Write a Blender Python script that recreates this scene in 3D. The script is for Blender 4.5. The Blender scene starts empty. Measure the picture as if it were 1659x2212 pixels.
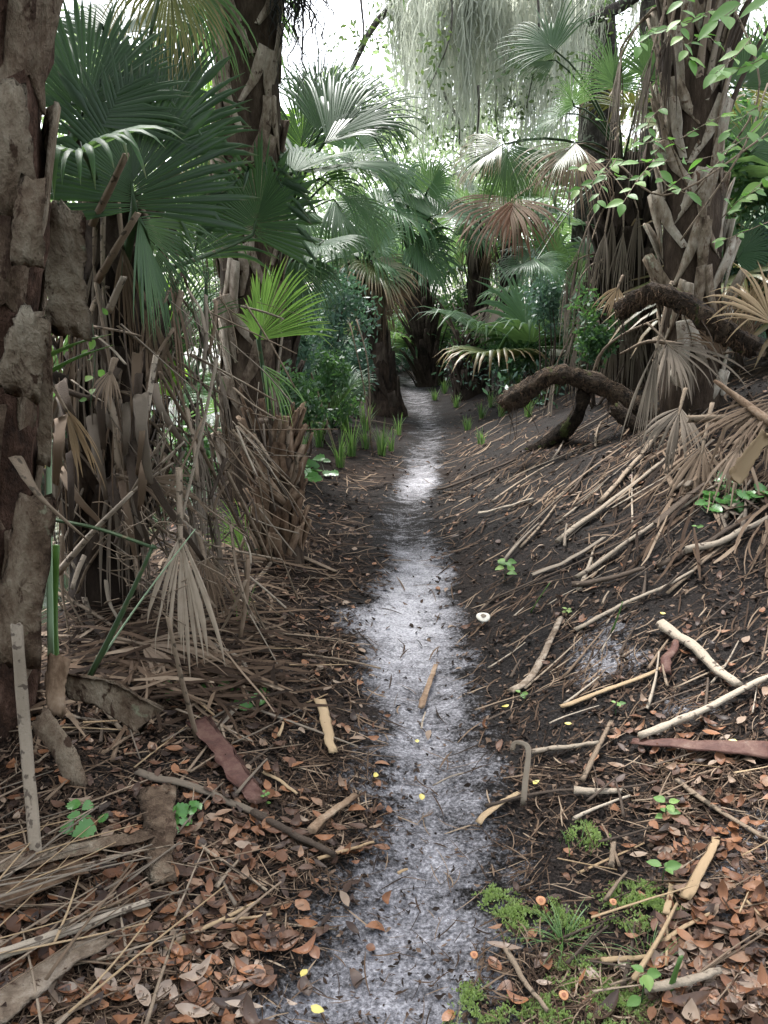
import bpy, math, random
import numpy as np
from mathutils import Matrix, Vector, Euler

# ------------------------------------------------------------------ camera, sky, sun, exposure
SC = bpy.context.scene
COL = SC.collection
CAM = np.array([0.0, 0.0, 1.5]); PITCH = math.radians(14.5)
FD = 1723.0                                  # focal length in the 1659 x 2212 reading grid
cd = bpy.data.cameras.new('camera'); co = bpy.data.objects.new('camera', cd); COL.objects.link(co)
co.location = CAM; co.rotation_euler = (math.pi/2 - PITCH, 0, 0)
cd.sensor_fit = 'VERTICAL'; cd.sensor_height = 36.0; cd.lens = 36.0*FD/2212.0
cd.clip_start = 0.05; cd.clip_end = 600
SC.camera = co
SUN_EL, SUN_AZ = math.radians(62), math.radians(-20)
wd = bpy.data.worlds.new('World'); SC.world = wd; wd.use_nodes = True
nt = wd.node_tree; bg = nt.nodes['Background']
sk = nt.nodes.new('ShaderNodeTexSky'); sk.sky_type = 'NISHITA'; sk.sun_disc = False
sk.sun_elevation = SUN_EL; sk.sun_rotation = SUN_AZ; sk.dust_density = 3.0; sk.air_density = 1.0
hs = nt.nodes.new('ShaderNodeHueSaturation'); hs.inputs['Saturation'].default_value = 0.30
nt.links.new(sk.outputs[0], hs.inputs['Color']); nt.links.new(hs.outputs[0], bg.inputs[0])
bg.inputs[1].default_value = 0.14
sd = bpy.data.lights.new('sun', 'SUN'); so = bpy.data.objects.new('sun', sd); COL.objects.link(so)
sd.energy = 1.5; sd.angle = math.radians(14); sd.color = (1.0, 0.98, 0.95)
_sv = Vector((math.sin(SUN_AZ)*math.cos(SUN_EL), math.cos(SUN_AZ)*math.cos(SUN_EL), math.sin(SUN_EL)))
so.rotation_euler = _sv.to_track_quat('Z', 'Y').to_euler(); so.location = (0, 0, 30)
SC.view_settings.view_transform = 'Standard'; SC.view_settings.look = 'None'
SC.view_settings.exposure = 2.25; SC.view_settings.gamma = 1.0
SC.render.engine = 'CYCLES'
SC.cycles.use_denoising = True
SC.cycles.max_bounces = 4; SC.cycles.diffuse_bounces = 2; SC.cycles.glossy_bounces = 2
SC.cycles.transmission_bounces = 3; SC.cycles.transparent_max_bounces = 4
SC.cycles.caustics_reflective = False; SC.cycles.caustics_refractive = False

R = np.random.default_rng(7)
UP = np.array([0, 0, 1.0])
def U(a, b, n=None): return R.uniform(a, b, n)
def nrm(v): v = np.asarray(v, float); return v/np.maximum(np.linalg.norm(v, axis=-1, keepdims=True), 1e-9)
_F = np.array([0, math.cos(PITCH), -math.sin(PITCH)]); _U = np.array([0, math.sin(PITCH), math.cos(PITCH)]); _R = np.array([1.0, 0, 0])
def rays(dx, dy):
    dx = np.asarray(dx, float); dy = np.asarray(dy, float)
    return _F + ((dx-829.5)/FD)[..., None]*_R - ((dy-1106)/FD)[..., None]*_U
def at(dx, dy, Y):
    d = rays(dx, dy); return CAM + d*(Y/d[..., 1])[..., None] if np.ndim(Y) else CAM + d*(Y/d[1])

# ------------------------------------------------------------------ terrain functions
def vnoise(x, y, seed=0):
    x = np.asarray(x, float); y = np.asarray(y, float)
    xi = np.floor(x).astype(np.int64); yi = np.floor(y).astype(np.int64)
    fx = x-xi; fy = y-yi; fx = fx*fx*(3-2*fx); fy = fy*fy*(3-2*fy)
    def h(a, b):
        n = (a*374761393 + b*668265263 + seed*1442695041) & 0xffffffff
        n = ((n ^ (n >> 13))*1274126177) & 0xffffffff
        n = n ^ (n >> 16)
        return (n & 0xffff)/65535.0
    return (h(xi, yi)*(1-fx)+h(xi+1, yi)*fx)*(1-fy) + (h(xi, yi+1)*(1-fx)+h(xi+1, yi+1)*fx)*fy
def fbm(x, y, seed=0, o=4):
    s = 0; a = 0.5
    for k in range(o):
        s = s + a*vnoise(x*2**k, y*2**k, seed+k*17); a *= .5
    return s/(1-0.5**o)
def sst(a, b, x): t = np.clip((x-a)/(b-a), 0, 1); return t*t*(3-2*t)
_pth = [(805,2200,250,.80),(885,1950,185,.76),(945,1750,135,.66),(912,1500,112,.70),(872,1330,100,1.12),(900,1220,54,.92),(880,1170,58,.5),(868,1130,60,.3),(885,1085,44,.4),
        (905,1040,36,.92),(915,980,34,.42),(925,920,36,.36),(890,825,32,.5)]
_py, _px, _pw, _pa = [], [], [], []
for (a, b, w, s) in _pth:
    d = rays(a, b); t = -CAM[2]/d[2]; p = CAM+d*t
    _py.append(p[1]); _px.append(p[0]); _pw.append(w/FD*t); _pa.append(s)
_o = np.argsort(_py); _py = np.array(_py)[_o]; _px = np.array(_px)[_o]; _pw = np.array(_pw)[_o]; _pa = np.array(_pa)[_o]
def xc(y): return np.interp(y, np.r_[0, _py, 24, 40], np.r_[_px[0], _px, -1.5, -6])
def hw(y): return np.interp(y, _py, _pw)
def sandamt(y): return np.interp(y, _py, _pa)
def hgt(x, y):
    x = np.asarray(x, float); y = np.asarray(y, float)
    c = xc(y); w = np.minimum(hw(y), .36)
    d = np.maximum(x-c-w-.02, 0); S = np.interp(y, [1, 2.2, 3.5, 5, 7, 9, 12, 18, 30], [.10, .2, .40, .56, .56, .48, .36, .28, .22])
    cap = 1.75
    z = cap*(1-np.exp(-S*(d*d/(d+.3))/cap))
    dl = np.maximum(c-w-.05-x, 0)
    z = z + .10*sst(0, .8, dl) - 1.3*sst(1.15, 2.7, dl)*sst(2.6, 4.2, y) - .3*sst(2.5, 4, dl)
    z = z - .03*(1-sst(0, 1, np.abs(x-c)/(w+.1)))
    z = z + (fbm(x*1.3, y*1.3, 3, 3)-.5)*.10*sst(0, .6, d+dl) + (fbm(x*7, y*7, 9, 3)-.5)*.035
    return z
_TS = .8*1.022**np.arange(205)
def _march(d):
    P = CAM+d[:, None]*_TS[None, :, None]; un = P[..., 2] < hgt(P[..., 0], P[..., 1])
    ok = un.any(1); i = np.maximum(un.argmax(1), 1); lo = _TS[i-1]; hi = np.where(ok, _TS[i], 60.)
    for k in range(7):
        m = (lo+hi)/2; p = CAM+d*m[:, None]; u = p[:, 2] < hgt(p[:, 0], p[:, 1])
        hi = np.where(u, m, hi); lo = np.where(u, lo, m)
    return hi, ok
_GA = np.linspace(-740, 2390, 200); _GB = np.linspace(640, 2320, 170); _GT = None
def ghit(dx, dy):
    """ground points under reading-grid points (arrays)"""
    global _GT
    dx = np.asarray(dx, float); dy = np.asarray(dy, float); d = rays(dx, dy)
    if len(dx) < 40: t, ok = _march(d)
    else:
        if _GT is None:
            A, B = np.meshgrid(_GA, _GB, indexing='ij'); _GT = _march(rays(A.ravel(), B.ravel()))[0].reshape(A.shape)
        u = np.clip((dx-_GA[0])/(_GA[1]-_GA[0]), 0, 198.99); v = np.clip((dy-_GB[0])/(_GB[1]-_GB[0]), 0, 168.99)
        i = u.astype(int); j = v.astype(int); u = u-i; v = v-j
        c = np.stack([_GT[i, j], _GT[i+1, j], _GT[i, j+1], _GT[i+1, j+1]]); ok = c.max(0) < 45
        t = (c[0]*(1-u)+c[1]*u)*(1-v)+(c[2]*(1-u)+c[3]*u)*v
    p = CAM+d*t[:, None]; p[:, 2] = hgt(p[:, 0], p[:, 1])
    return p, ok
def gp(dx, dy, lift=0.): p, _ = ghit(np.array([dx]), np.array([dy])); return p[0]+UP*lift
def gnorm(x, y):
    e = .06; a = (hgt(x+e, y)-hgt(x-e, y))/(2*e); b = (hgt(x, y+e)-hgt(x, y-e))/(2*e)
    return nrm(np.stack([-a, -b, np.ones_like(a)], -1))
def onground(x, y, lift=0): return np.array([x, y, float(hgt(x, y))+lift])

# ------------------------------------------------------------------ mesh helpers
def mesh(name, V, Q, uv=None, smooth=False):
    V = np.ascontiguousarray(V, np.float32).reshape(-1, 3); Q = np.ascontiguousarray(Q, np.int32)
    k = Q.shape[1]; me = bpy.data.meshes.new(name)
    me.vertices.add(len(V)); me.vertices.foreach_set('co', V.ravel())
    me.loops.add(Q.size); me.loops.foreach_set('vertex_index', Q.ravel())
    me.polygons.add(len(Q)); me.polygons.foreach_set('loop_start', np.arange(0, Q.size, k, dtype=np.int32))
    me.polygons.foreach_set('loop_total', np.full(len(Q), k, np.int32))
    if smooth: me.polygons.foreach_set('use_smooth', np.ones(len(Q), bool))
    if uv is not None:
        l = me.uv_layers.new(name='UVMap'); l.data.foreach_set('uv', np.ascontiguousarray(uv[Q.ravel()], np.float32).ravel())
    me.update(calc_edges=True); me.validate()
    return me
def gridq(n, m, k, closed=False):
    kk = k if closed else k-1
    i, j, c = np.meshgrid(np.arange(n), np.arange(m-1), np.arange(kk), indexing='ij')
    b = i*m*k; c2 = (c+1) % k
    return np.stack([b+j*k+c, b+j*k+c2, b+(j+1)*k+c2, b+(j+1)*k+c], -1).reshape(-1, 4)
def strips(parts):
    """parts: list of (P[n,m,k,3], closed) -> V, Q, uv"""
    Vs, Qs, us = [], [], []; off = 0
    for P, cl in parts:
        n, m, k, _ = P.shape
        Vs.append(P.reshape(-1, 3)); Qs.append(gridq(n, m, k, cl)+off); off += n*m*k
        u = np.zeros((n, m, k, 2)); u[..., 0] = (np.arange(n)[:, None, None]*.37+np.linspace(0, .3, k)) ; u[..., 1] = np.linspace(0, 1, m)[None, :, None]
        us.append(u.reshape(-1, 2))
    return np.concatenate(Vs), np.concatenate(Qs), np.concatenate(us)
def link(name, me, mat=None, parent=None, M=None):
    o = bpy.data.objects.new(name, me); COL.objects.link(o)
    if mat is not None and me is not None and not me.materials: me.materials.append(mat)
    if M is not None: o.matrix_basis = M
    if parent is not None:
        o.parent = parent
        if 'wm' in parent: pass
        o.matrix_parent_inverse = PINV.get(parent.name, Matrix.Identity(4))
    return o
PINV = {}
def build(name, parts, mat, parent=None, smooth=False):
    V, Q, uv = strips(parts)
    if parent is None:
        b = V[np.argmin(V[:, 2])].copy(); V = V-b
        return link(name, mesh(name, V, Q, uv, smooth), mat, None, Matrix.Translation(Vector(b)))
    return link(name, mesh(name, V, Q, uv, smooth), mat, parent)
def tag(o, label, cat, group=None, kind=None):
    if label: o['label'] = label
    if cat: o['category'] = cat
    if group: o['group'] = group
    if kind: o['kind'] = kind
    return o
def empty(name, base, label, cat, group=None, rot=None):
    o = bpy.data.objects.new(name, None); COL.objects.link(o); o.empty_display_size = .1
    M = Matrix.Translation(Vector(base)) @ (rot.to_4x4() if rot is not None else Matrix.Identity(4))
    o.matrix_basis = M; PINV[o.name] = M.inverted()
    return tag(o, label, cat, group)
def crom(pts, n):
    pts = np.asarray(pts, float); m = len(pts)
    P = np.vstack([2*pts[0]-pts[1], pts, 2*pts[-1]-pts[-2]])
    t = np.linspace(0, m-1-1e-6, n); i = t.astype(int); f = (t-i)[:, None]
    a, b, c, d = P[i], P[i+1], P[i+2], P[i+3]
    return .5*(2*b+(c-a)*f+(2*a-5*b+4*c-d)*f**2+(3*b-a-3*c+d)*f**3)
def tube(pts, rw, rh=None, k=6, ref=None, rough=0., cap=True, jag=.7, curl=0.):
    pts = np.asarray(pts, float); m = len(pts)
    rw = np.broadcast_to(rw, (m,)).astype(float); rh = rw if rh is None else np.broadcast_to(rh, (m,)).astype(float)
    t = nrm(np.gradient(pts, axis=0)); ref = np.array([.13, .2, 1.]) if ref is None else np.asarray(ref, float)
    s = np.cross(t, ref); bad = np.linalg.norm(s, axis=1) < .1; s[bad] = np.cross(t[bad], [1., .3, 0]); s = nrm(s); u = np.cross(s, t)
    a = np.arange(k)*2*math.pi/k
    q = (1+rough*(R.random((m, k))-.5)*1.6)*(1+rough*1.6*(R.random(k)-.5)*2)
    P = pts[:, None]+s[:, None]*(np.cos(a)*rw[:, None]*q)[..., None]+u[:, None]*(np.sin(a)*rh[:, None]*q)[..., None]
    if curl: P = P+u[:, None]*(curl*rw[:, None]*(np.cos(a)**2))[..., None]
    if cap:
        if rough:
            P[0] -= t[0]*(R.random(k)*jag*rw[0])[:, None]; P[-1] += t[-1]*(R.random(k)*jag*1.4*rw[-1])[:, None]
        c0 = P[0].mean(0)+t[0]*rh[0]*.3; c1 = P[-1].mean(0)-t[-1]*rh[-1]*.3
        P = np.concatenate([(c0+(P[0]-c0)*.05)[None], P, (c1+(P[-1]-c1)*.05)[None]])
    return (P[None], True)
def bez(a, b, c, n): t = np.linspace(0, 1, n)[:, None]; return (1-t)**2*a+2*t*(1-t)*b+t*t*c

# ------------------------------------------------------------------ materials
def nodes(name):
    m = bpy.data.materials.new(name); m.use_nodes = True; t = m.node_tree
    return m, t, t.nodes['Principled BSDF'], t.nodes['Material Output']
def N(t, typ, **kw):
    n = t.nodes.new(typ)
    for k, v in kw.items():
        if k.startswith('i_'): n.inputs[k[2:].replace('_', ' ')].default_value = v
        else: setattr(n, k, v)
    return n
def ramp(t, stops, fac, interp='LINEAR'):
    r = t.nodes.new('ShaderNodeValToRGB'); e = r.color_ramp.elements; r.color_ramp.interpolation = interp
    while len(e) < len(stops): e.new(.5)
    for k, (p, c) in enumerate(stops): e[k].position = p; e[k].color = (*c, 1) if len(c) == 3 else c
    t.links.new(fac, r.inputs[0]); return r.outputs[0]
def mixc(t, fac, a, b, mode='MIX'):
    n = t.nodes.new('ShaderNodeMix'); n.data_type = 'RGBA'; n.blend_type = mode; n.clamp_factor = True
    for s, v in ((n.inputs[0], fac), (n.inputs[6], a), (n.inputs[7], b)):
        if hasattr(v, 'links') or hasattr(v, 'is_linked'): t.links.new(v, s)
        elif isinstance(v, (int, float)): s.default_value = v
        else: s.default_value = (*v, 1)
    return n.outputs[2]
def math_(t, op, a, b=0., clamp=False):
    n = t.nodes.new('ShaderNodeMath'); n.operation = op; n.use_clamp = clamp
    for s, v in ((n.inputs[0], a), (n.inputs[1], b)):
        if isinstance(v, (int, float)): s.default_value = v
        else: t.links.new(v, s)
    return n.outputs[0]
def noise(t, scale, detail=3, coord=None, rough=.55, dist=0.):
    n = t.nodes.new('ShaderNodeTexNoise'); n.inputs['Scale'].default_value = scale; n.inputs['Detail'].default_value = detail
    n.inputs['Roughness'].default_value = rough; n.inputs['Distortion'].default_value = dist
    if coord is not None: t.links.new(coord, n.inputs['Vector'])
    return n.outputs[0]
def tcoord(t, which='Object'): return t.nodes.new('ShaderNodeTexCoord').outputs[which]
def gpos(t): return t.nodes.new('ShaderNodeNewGeometry').outputs['Position']
def bump(t, b, h, strength, dist=.01):
    n = t.nodes.new('ShaderNodeBump'); n.inputs['Strength'].default_value = strength; n.inputs['Distance'].default_value = dist
    t.links.new(h, n.inputs['Height']); t.links.new(n.outputs[0], b.inputs['Normal'])
def leafmat(name, stops, rough=.45, trans=0., tcol=None, nscale=6., namt=.4, island=False, tip=None, bmp=0., spec=.5, spots=None):
    m, t, b, out = nodes(name)
    if island: rnd = t.nodes.new('ShaderNodeNewGeometry').outputs['Random Per Island']
    else: rnd = t.nodes.new('ShaderNodeObjectInfo').outputs['Random']
    nz = noise(t, nscale, 3, gpos(t))
    f = math_(t, 'ADD', math_(t, 'MULTIPLY', rnd, 1-namt), math_(t, 'MULTIPLY', nz, namt), True)
    c = ramp(t, stops, f)
    if spots:
        s2 = noise(t, spots[1], 2, gpos(t))
        c = mixc(t, ramp(t, [(spots[2], (0, 0, 0)), (spots[2]+.06, (1, 1, 1))], s2), c, spots[0])
    if tip:
        uq = N(t, 'ShaderNodeMapping'); uq.inputs['Scale'].default_value = (7., .6, 1); t.links.new(tcoord(t, 'UV'), uq.inputs[0])
        c = mixc(t, 1., c, ramp(t, [(.25, (.55, .6, .55)), (.5, (1, 1, 1)), (.75, (1.5, 1.4, 1.25))], noise(t, 1., 2, uq.outputs[0])), 'MULTIPLY')
        uv = t.nodes.new('ShaderNodeSeparateXYZ'); t.links.new(tcoord(t, 'UV'), uv.inputs[0])
        k = math_(t, 'ADD', uv.outputs[1], math_(t, 'MULTIPLY', math_(t, 'SUBTRACT', noise(t, 9., 2, gpos(t)), .5), .35))
        c = mixc(t, ramp(t, [(tip[1], (0, 0, 0)), (min(1, tip[1]+.16), (1, 1, 1))], k), c, tip[0])
    t.links.new(c, b.inputs['Base Color']); b.inputs['Roughness'].default_value = rough; b.inputs['Specular IOR Level'].default_value = spec
    if bmp: bump(t, b, noise(t, nscale*12, 3, gpos(t)), bmp)
    if trans:
        tr = t.nodes.new('ShaderNodeBsdfTranslucent')
        if tcol is None: t.links.new(c, tr.inputs[0])
        else: tr.inputs[0].default_value = (*tcol, 1)
        mx = t.nodes.new('ShaderNodeMixShader'); mx.inputs[0].default_value = trans
        t.links.new(b.outputs[0], mx.inputs[1]); t.links.new(tr.outputs[0], mx.inputs[2]); t.links.new(mx.outputs[0], out.inputs[0])
    return m
def barkmat(name, stops, scale=5., stretch=(1, 1, .35), lichen=None, rough=.85, bmp=.6, bd=.02, fine=40., blotch=None):
    m, t, b, out = nodes(name)
    mp = t.nodes.new('ShaderNodeMapping'); mp.inputs['Scale'].default_value = stretch; t.links.new(gpos(t), mp.inputs[0])
    rnd = t.nodes.new('ShaderNodeObjectInfo').outputs['Random']
    n1 = noise(t, scale, 5, mp.outputs[0], .65); n2 = noise(t, fine, 4, mp.outputs[0], .7)
    f = math_(t, 'ADD', math_(t, 'MULTIPLY', n1, .75), math_(t, 'SUBTRACT', math_(t, 'MULTIPLY', n2, .35), .05))
    f = math_(t, 'ADD', f, math_(t, 'MULTIPLY', math_(t, 'SUBTRACT', rnd, .5), .16))
    f = math_(t, 'ADD', math_(t, 'MULTIPLY', math_(t, 'SUBTRACT', f, .52), 1.9), .5, True)
    c = ramp(t, stops, f)
    if blotch:
        c = mixc(t, ramp(t, [(blotch[2], (0, 0, 0)), (blotch[2]+.07, (1, 1, 1))], noise(t, blotch[1], 4, mp.outputs[0], .7, .6)), c, blotch[0])
    if lichen:
        l = noise(t, lichen[1], 4, gpos(t), .6)
        c = mixc(t, ramp(t, [(lichen[2], (0, 0, 0)), (lichen[2]+.05, (1, 1, 1))], l), c, lichen[0])
    t.links.new(c, b.inputs['Base Color']); b.inputs['Roughness'].default_value = rough; b.inputs['Specular IOR Level'].default_value = .15
    bump(t, b, f, bmp, bd)
    return m
MT = {}
MT['green'] = leafmat('frond_green', [(0, (.018, .046, .020)), (.5, (.032, .078, .031)), (1, (.055, .11, .043))], .42, .25, (.12, .22, .06), 3, .5, tip=((.12, .12, .06), .93), spec=.35)
MT['greenshaded'] = leafmat('frond_shaded', [(0, (.012, .035, .013)), (.5, (.022, .056, .020)), (1, (.038, .082, .030))], .42, .14, (.07, .15, .04), 3, .5, tip=((.10, .11, .06), .93), spec=.5)  # darker copy of the green frond, with the left fans' shade in its colour
MT['blue'] = leafmat('frond_bluegreen', [(0, (.036, .088, .042)), (1, (.078, .15, .068))], .46, .3, (.19, .33, .10), 3, .5, tip=((.15, .14, .08), .92), spec=.22)
MT['lime'] = leafmat('frond_young', [(0, (.075, .165, .035)), (1, (.14, .24, .06))], .38, .3, (.20, .36, .07), 3, .5, tip=((.26, .25, .08), .88))
MT['yellow'] = leafmat('frond_yellowing', [(0, (.045, .075, .028)), (1, (.10, .105, .035))], .42, .25, (.19, .2, .05), 4, .6, tip=((.20, .14, .07), .62))
MT['dead'] = leafmat('frond_dead', [(0, (.10, .067, .044)), (.5, (.18, .128, .088)), (1, (.27, .205, .15))], .8, .12, (.30, .2, .12), 5, .5, bmp=.15, spec=.2)
MT['deadgrey'] = leafmat('frond_dead_grey', [(0, (.085, .067, .050)), (.5, (.155, .125, .097)), (1, (.25, .21, .165))], .85, .08, (.24, .19, .14), 5, .5, bmp=.15, spec=.2)
MT['deadred'] = leafmat('frond_dead_brown', [(0, (.075, .035, .02)), (1, (.16, .08, .045))], .75, .08, (.20, .11, .06), 5, .5, spec=.2)
MT['tan'] = leafmat('frond_dead_tan', [(0, (.27, .18, .10)), (1, (.43, .32, .20))], .75, .15, (.4, .28, .15), 5, .5, spec=.2)
MT['stalk'] = leafmat('stalk_dry', [(0, (.115, .083, .058)), (.5, (.21, .16, .115)), (1, (.32, .26, .20))], .75, 0, None, 14, .55, bmp=.4, spec=.12, spots=((.07, .055, .04), 30, .58))
MT['stalkpale'] = leafmat('stalk_pale', [(0, (.20, .16, .12)), (1, (.37, .315, .25))], .7, 0, None, 14, .5, bmp=.4, spec=.12, spots=((.09, .07, .055), 36, .60))
MT['stalkdark'] = leafmat('stalk_dark', [(0, (.035, .026, .021)), (1, (.095, .072, .055))], .8, 0, None, 14, .5, bmp=.4, spec=.1)
MT['stalkgreen'] = leafmat('petiole_green', [(0, (.018, .045, .016)), (1, (.05, .085, .034))], .5, 0, None, 9, .6, spec=.3, spots=((.10, .085, .045), 18, .62))
MT['stalklight'] = leafmat('petiole_light_green', [(0, (.22, .34, .20)), (1, (.32, .44, .27))], .4, .1, (.3, .5, .2), 8, .5)
MT['boot'] = barkmat('leaf_base', [(.1, (.05, .034, .024)), (.38, (.15, .113, .082)), (.62, (.28, .23, .18)), (.95, (.43, .38, .31))], 9, (1, 1, .5), None, .85, .8, .018, 40, ((.05, .03, .02), 20, .58))
MT['bootgrey'] = barkmat('leaf_base_grey', [(.1, (.07, .048, .032)), (.35, (.20, .155, .11)), (.6, (.34, .295, .235)), (.95, (.50, .46, .39))], 8, (1, 1, .5), ((.30, .30, .22), 7, .62), .85, .8, .018, 40, ((.10, .06, .04), 20, .58))
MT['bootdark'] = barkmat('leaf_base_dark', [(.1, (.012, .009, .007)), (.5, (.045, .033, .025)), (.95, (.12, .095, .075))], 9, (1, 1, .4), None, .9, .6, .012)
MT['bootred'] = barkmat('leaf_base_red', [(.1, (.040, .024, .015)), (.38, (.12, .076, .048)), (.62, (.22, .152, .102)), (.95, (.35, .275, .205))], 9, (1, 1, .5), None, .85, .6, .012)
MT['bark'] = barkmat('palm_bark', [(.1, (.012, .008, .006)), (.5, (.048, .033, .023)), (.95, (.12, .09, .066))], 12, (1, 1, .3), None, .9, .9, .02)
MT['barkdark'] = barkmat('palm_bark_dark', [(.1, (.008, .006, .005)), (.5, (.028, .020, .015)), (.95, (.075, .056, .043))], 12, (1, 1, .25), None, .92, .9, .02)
MT['barkred'] = barkmat('palm_bark_flaky', [(.1, (.013, .008, .006)), (.4, (.05, .027, .018)), (.6, (.10, .058, .042)), (.78, (.16, .115, .085)), (.97, (.27, .22, .175))], 9, (1, 1, .6), None, .88, 1., .03, 45)
MT['plate'] = barkmat('bark_plate', [(.1, (.040, .025, .016)), (.35, (.115, .08, .055)), (.6, (.20, .158, .115)), (.9, (.33, .285, .22))], 7, (1, 1, .6), ((.20, .20, .135), 9, .66), .88, 1., .025, 40, ((.05, .03, .02), 16, .56))
MT['log'] = barkmat('rotting_log', [(.1, (.012, .009, .007)), (.45, (.05, .036, .026)), (.7, (.12, .085, .058)), (.95, (.22, .17, .125))], 14, (1, 1, 1), ((.075, .085, .03), 6, .60), .92, 1., .05, 60, ((.012, .009, .007), 24, .55))
MT['oak'] = barkmat('oak_bark', [(.3, (.03, .026, .022)), (.55, (.08, .07, .06)), (.8, (.16, .15, .13))], 14, (1, 1, .4), ((.2, .22, .17), 6, .6), .9, .9, .03)
MT['oldman'] = leafmat('moss_strand', [(0, (.17, .18, .14)), (.4, (.36, .38, .31)), (1, (.60, .62, .54))], .9, .55, (.66, .69, .58), 1.2, .5, island=True, spec=.1)
MT['darkmoss'] = leafmat('moss_strand_dark', [(0, (.02, .02, .02)), (1, (.06, .06, .055))], .9, .1, None, 2, .5, island=True, spec=.1)
MT['leafbright'] = leafmat('vine_leaf', [(0, (.065, .15, .035)), (.6, (.12, .24, .055)), (1, (.23, .34, .075))], .55, .32, (.2, .45, .08), 8, .3)
MT['leafdeep'] = leafmat('ground_vine_leaf', [(0, (.045, .13, .03)), (1, (.10, .25, .06))], .3, .2, (.12, .34, .05), 8, .4)
MT['shrub'] = leafmat('shrub_leaf', [(0, (.018, .055, .026)), (.5, (.04, .10, .045)), (1, (.085, .165, .06))], .45, .3, (.12, .26, .06), 1.2, .5, island=True)
MT['shrubblue'] = leafmat('shrub_leaf_cool', [(0, (.02, .055, .040)), (.5, (.045, .10, .072)), (1, (.09, .16, .11))], .45, .25, (.10, .2, .10), 1.2, .5, island=True)
MT['shrublime'] = leafmat('shrub_leaf_bright', [(0, (.10, .22, .03)), (1, (.24, .40, .07))], .45, .45, (.35, .6, .08), 1.2, .4, island=True)
MT['woods'] = leafmat('far_leaf', [(0, (.07, .13, .055)), (.5, (.14, .22, .09)), (1, (.26, .34, .16))], .6, .45, (.34, .46, .2), .5, .5, island=True, spec=.15)
MT['grass'] = leafmat('grass_blade', [(0, (.04, .10, .03)), (.5, (.08, .17, .045)), (1, (.17, .24, .09))], .45, .3, (.2, .36, .08), 4, .4, island=True)
MT['oakleaf'] = leafmat('oak_canopy_leaf', [(0, (.03, .06, .02)), (1, (.09, .14, .05))], .5, .3, (.16, .24, .06), 2, .4, island=True)
MT['fall'] = leafmat('fallen_leaf', [(.05, (.035, .022, .016)), (.25, (.085, .045, .028)), (.42, (.19, .080, .038)), (.58, (.31, .135, .058)), (.70, (.22, .155, .115)), (.85, (.30, .225, .17)), (1, (.40, .33, .27))], .38, .05, None, 40, .2, bmp=.1, spec=.5)
MT['fallstuff'] = leafmat('leaf_litter', [(.05, (.022, .014, .011)), (.35, (.06, .031, .02)), (.58, (.125, .054, .027)), (.75, (.21, .092, .042)), (.88, (.19, .13, .09)), (1, (.30, .235, .18))], .5, .04, None, 40, .12, island=True, spec=.25)
MT['flake'] = leafmat('litter_flake', [(0, (.007, .005, .0045)), (.45, (.023, .0145, .010)), (.75, (.07, .042, .028)), (.92, (.16, .11, .078)), (1, (.36, .30, .24))], .7, 0, None, 30, .15, island=True, spec=.12)
MT['fibre'] = leafmat('litter_fibre', [(0, (.012, .008, .006)), (.4, (.042, .026, .017)), (.7, (.11, .072, .047)), (.9, (.23, .17, .12)), (1, (.38, .31, .235))], .75, 0, None, 10, .15, island=True, spec=.1)
MT['fibredark'] = leafmat('log_fibre', [(0, (.03, .018, .011)), (.6, (.085, .05, .03)), (1, (.16, .10, .06))], .8, 0, None, 10, .15, island=True, spec=.2)
MT['palefan'] = leafmat('frond_bleached', [(0, (.22, .165, .12)), (.5, (.34, .275, .21)), (1, (.46, .39, .31))], .8, .12, (.4, .3, .2), 26, .8, spec=.2)
MT['fallyellow'] = leafmat('fallen_leaf_yellow', [(0, (.45, .36, .06)), (1, (.6, .52, .16))], .45, .1, None, 30, .4)
MT['moss'] = leafmat('ground_moss', [(0, (.11, .17, .05)), (.5, (.24, .32, .12)), (1, (.38, .46, .22))], .7, .35, (.4, .55, .15), 8, .4, island=True, spec=.2)
MT['redbark'] = barkmat('red_sheath', [(.1, (.03, .015, .012)), (.45, (.075, .034, .027)), (.7, (.115, .065, .05)), (.95, (.20, .165, .14))], 9, (1, 1, 1), None, .6, .4, .01)
MT['capwhite'] = leafmat('mushroom_white', [(0, (.5, .47, .40)), (1, (.65, .62, .55))], .7, 0, None, 60, .5)
MT['caporange'] = leafmat('mushroom_orange', [(0, (.33, .125, .045)), (1, (.46, .22, .10))], .55, 0, None, 60, .4)
MT['caprust'] = leafmat('mushroom_rust', [(0, (.20, .06, .025)), (1, (.32, .12, .05))], .6, 0, None, 60, .4)
MT['cocoa'] = leafmat('mushroom_dark', [(0, (.10, .08, .06)), (1, (.2, .16, .12))], .8, 0, None, 60, .4)

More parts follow.
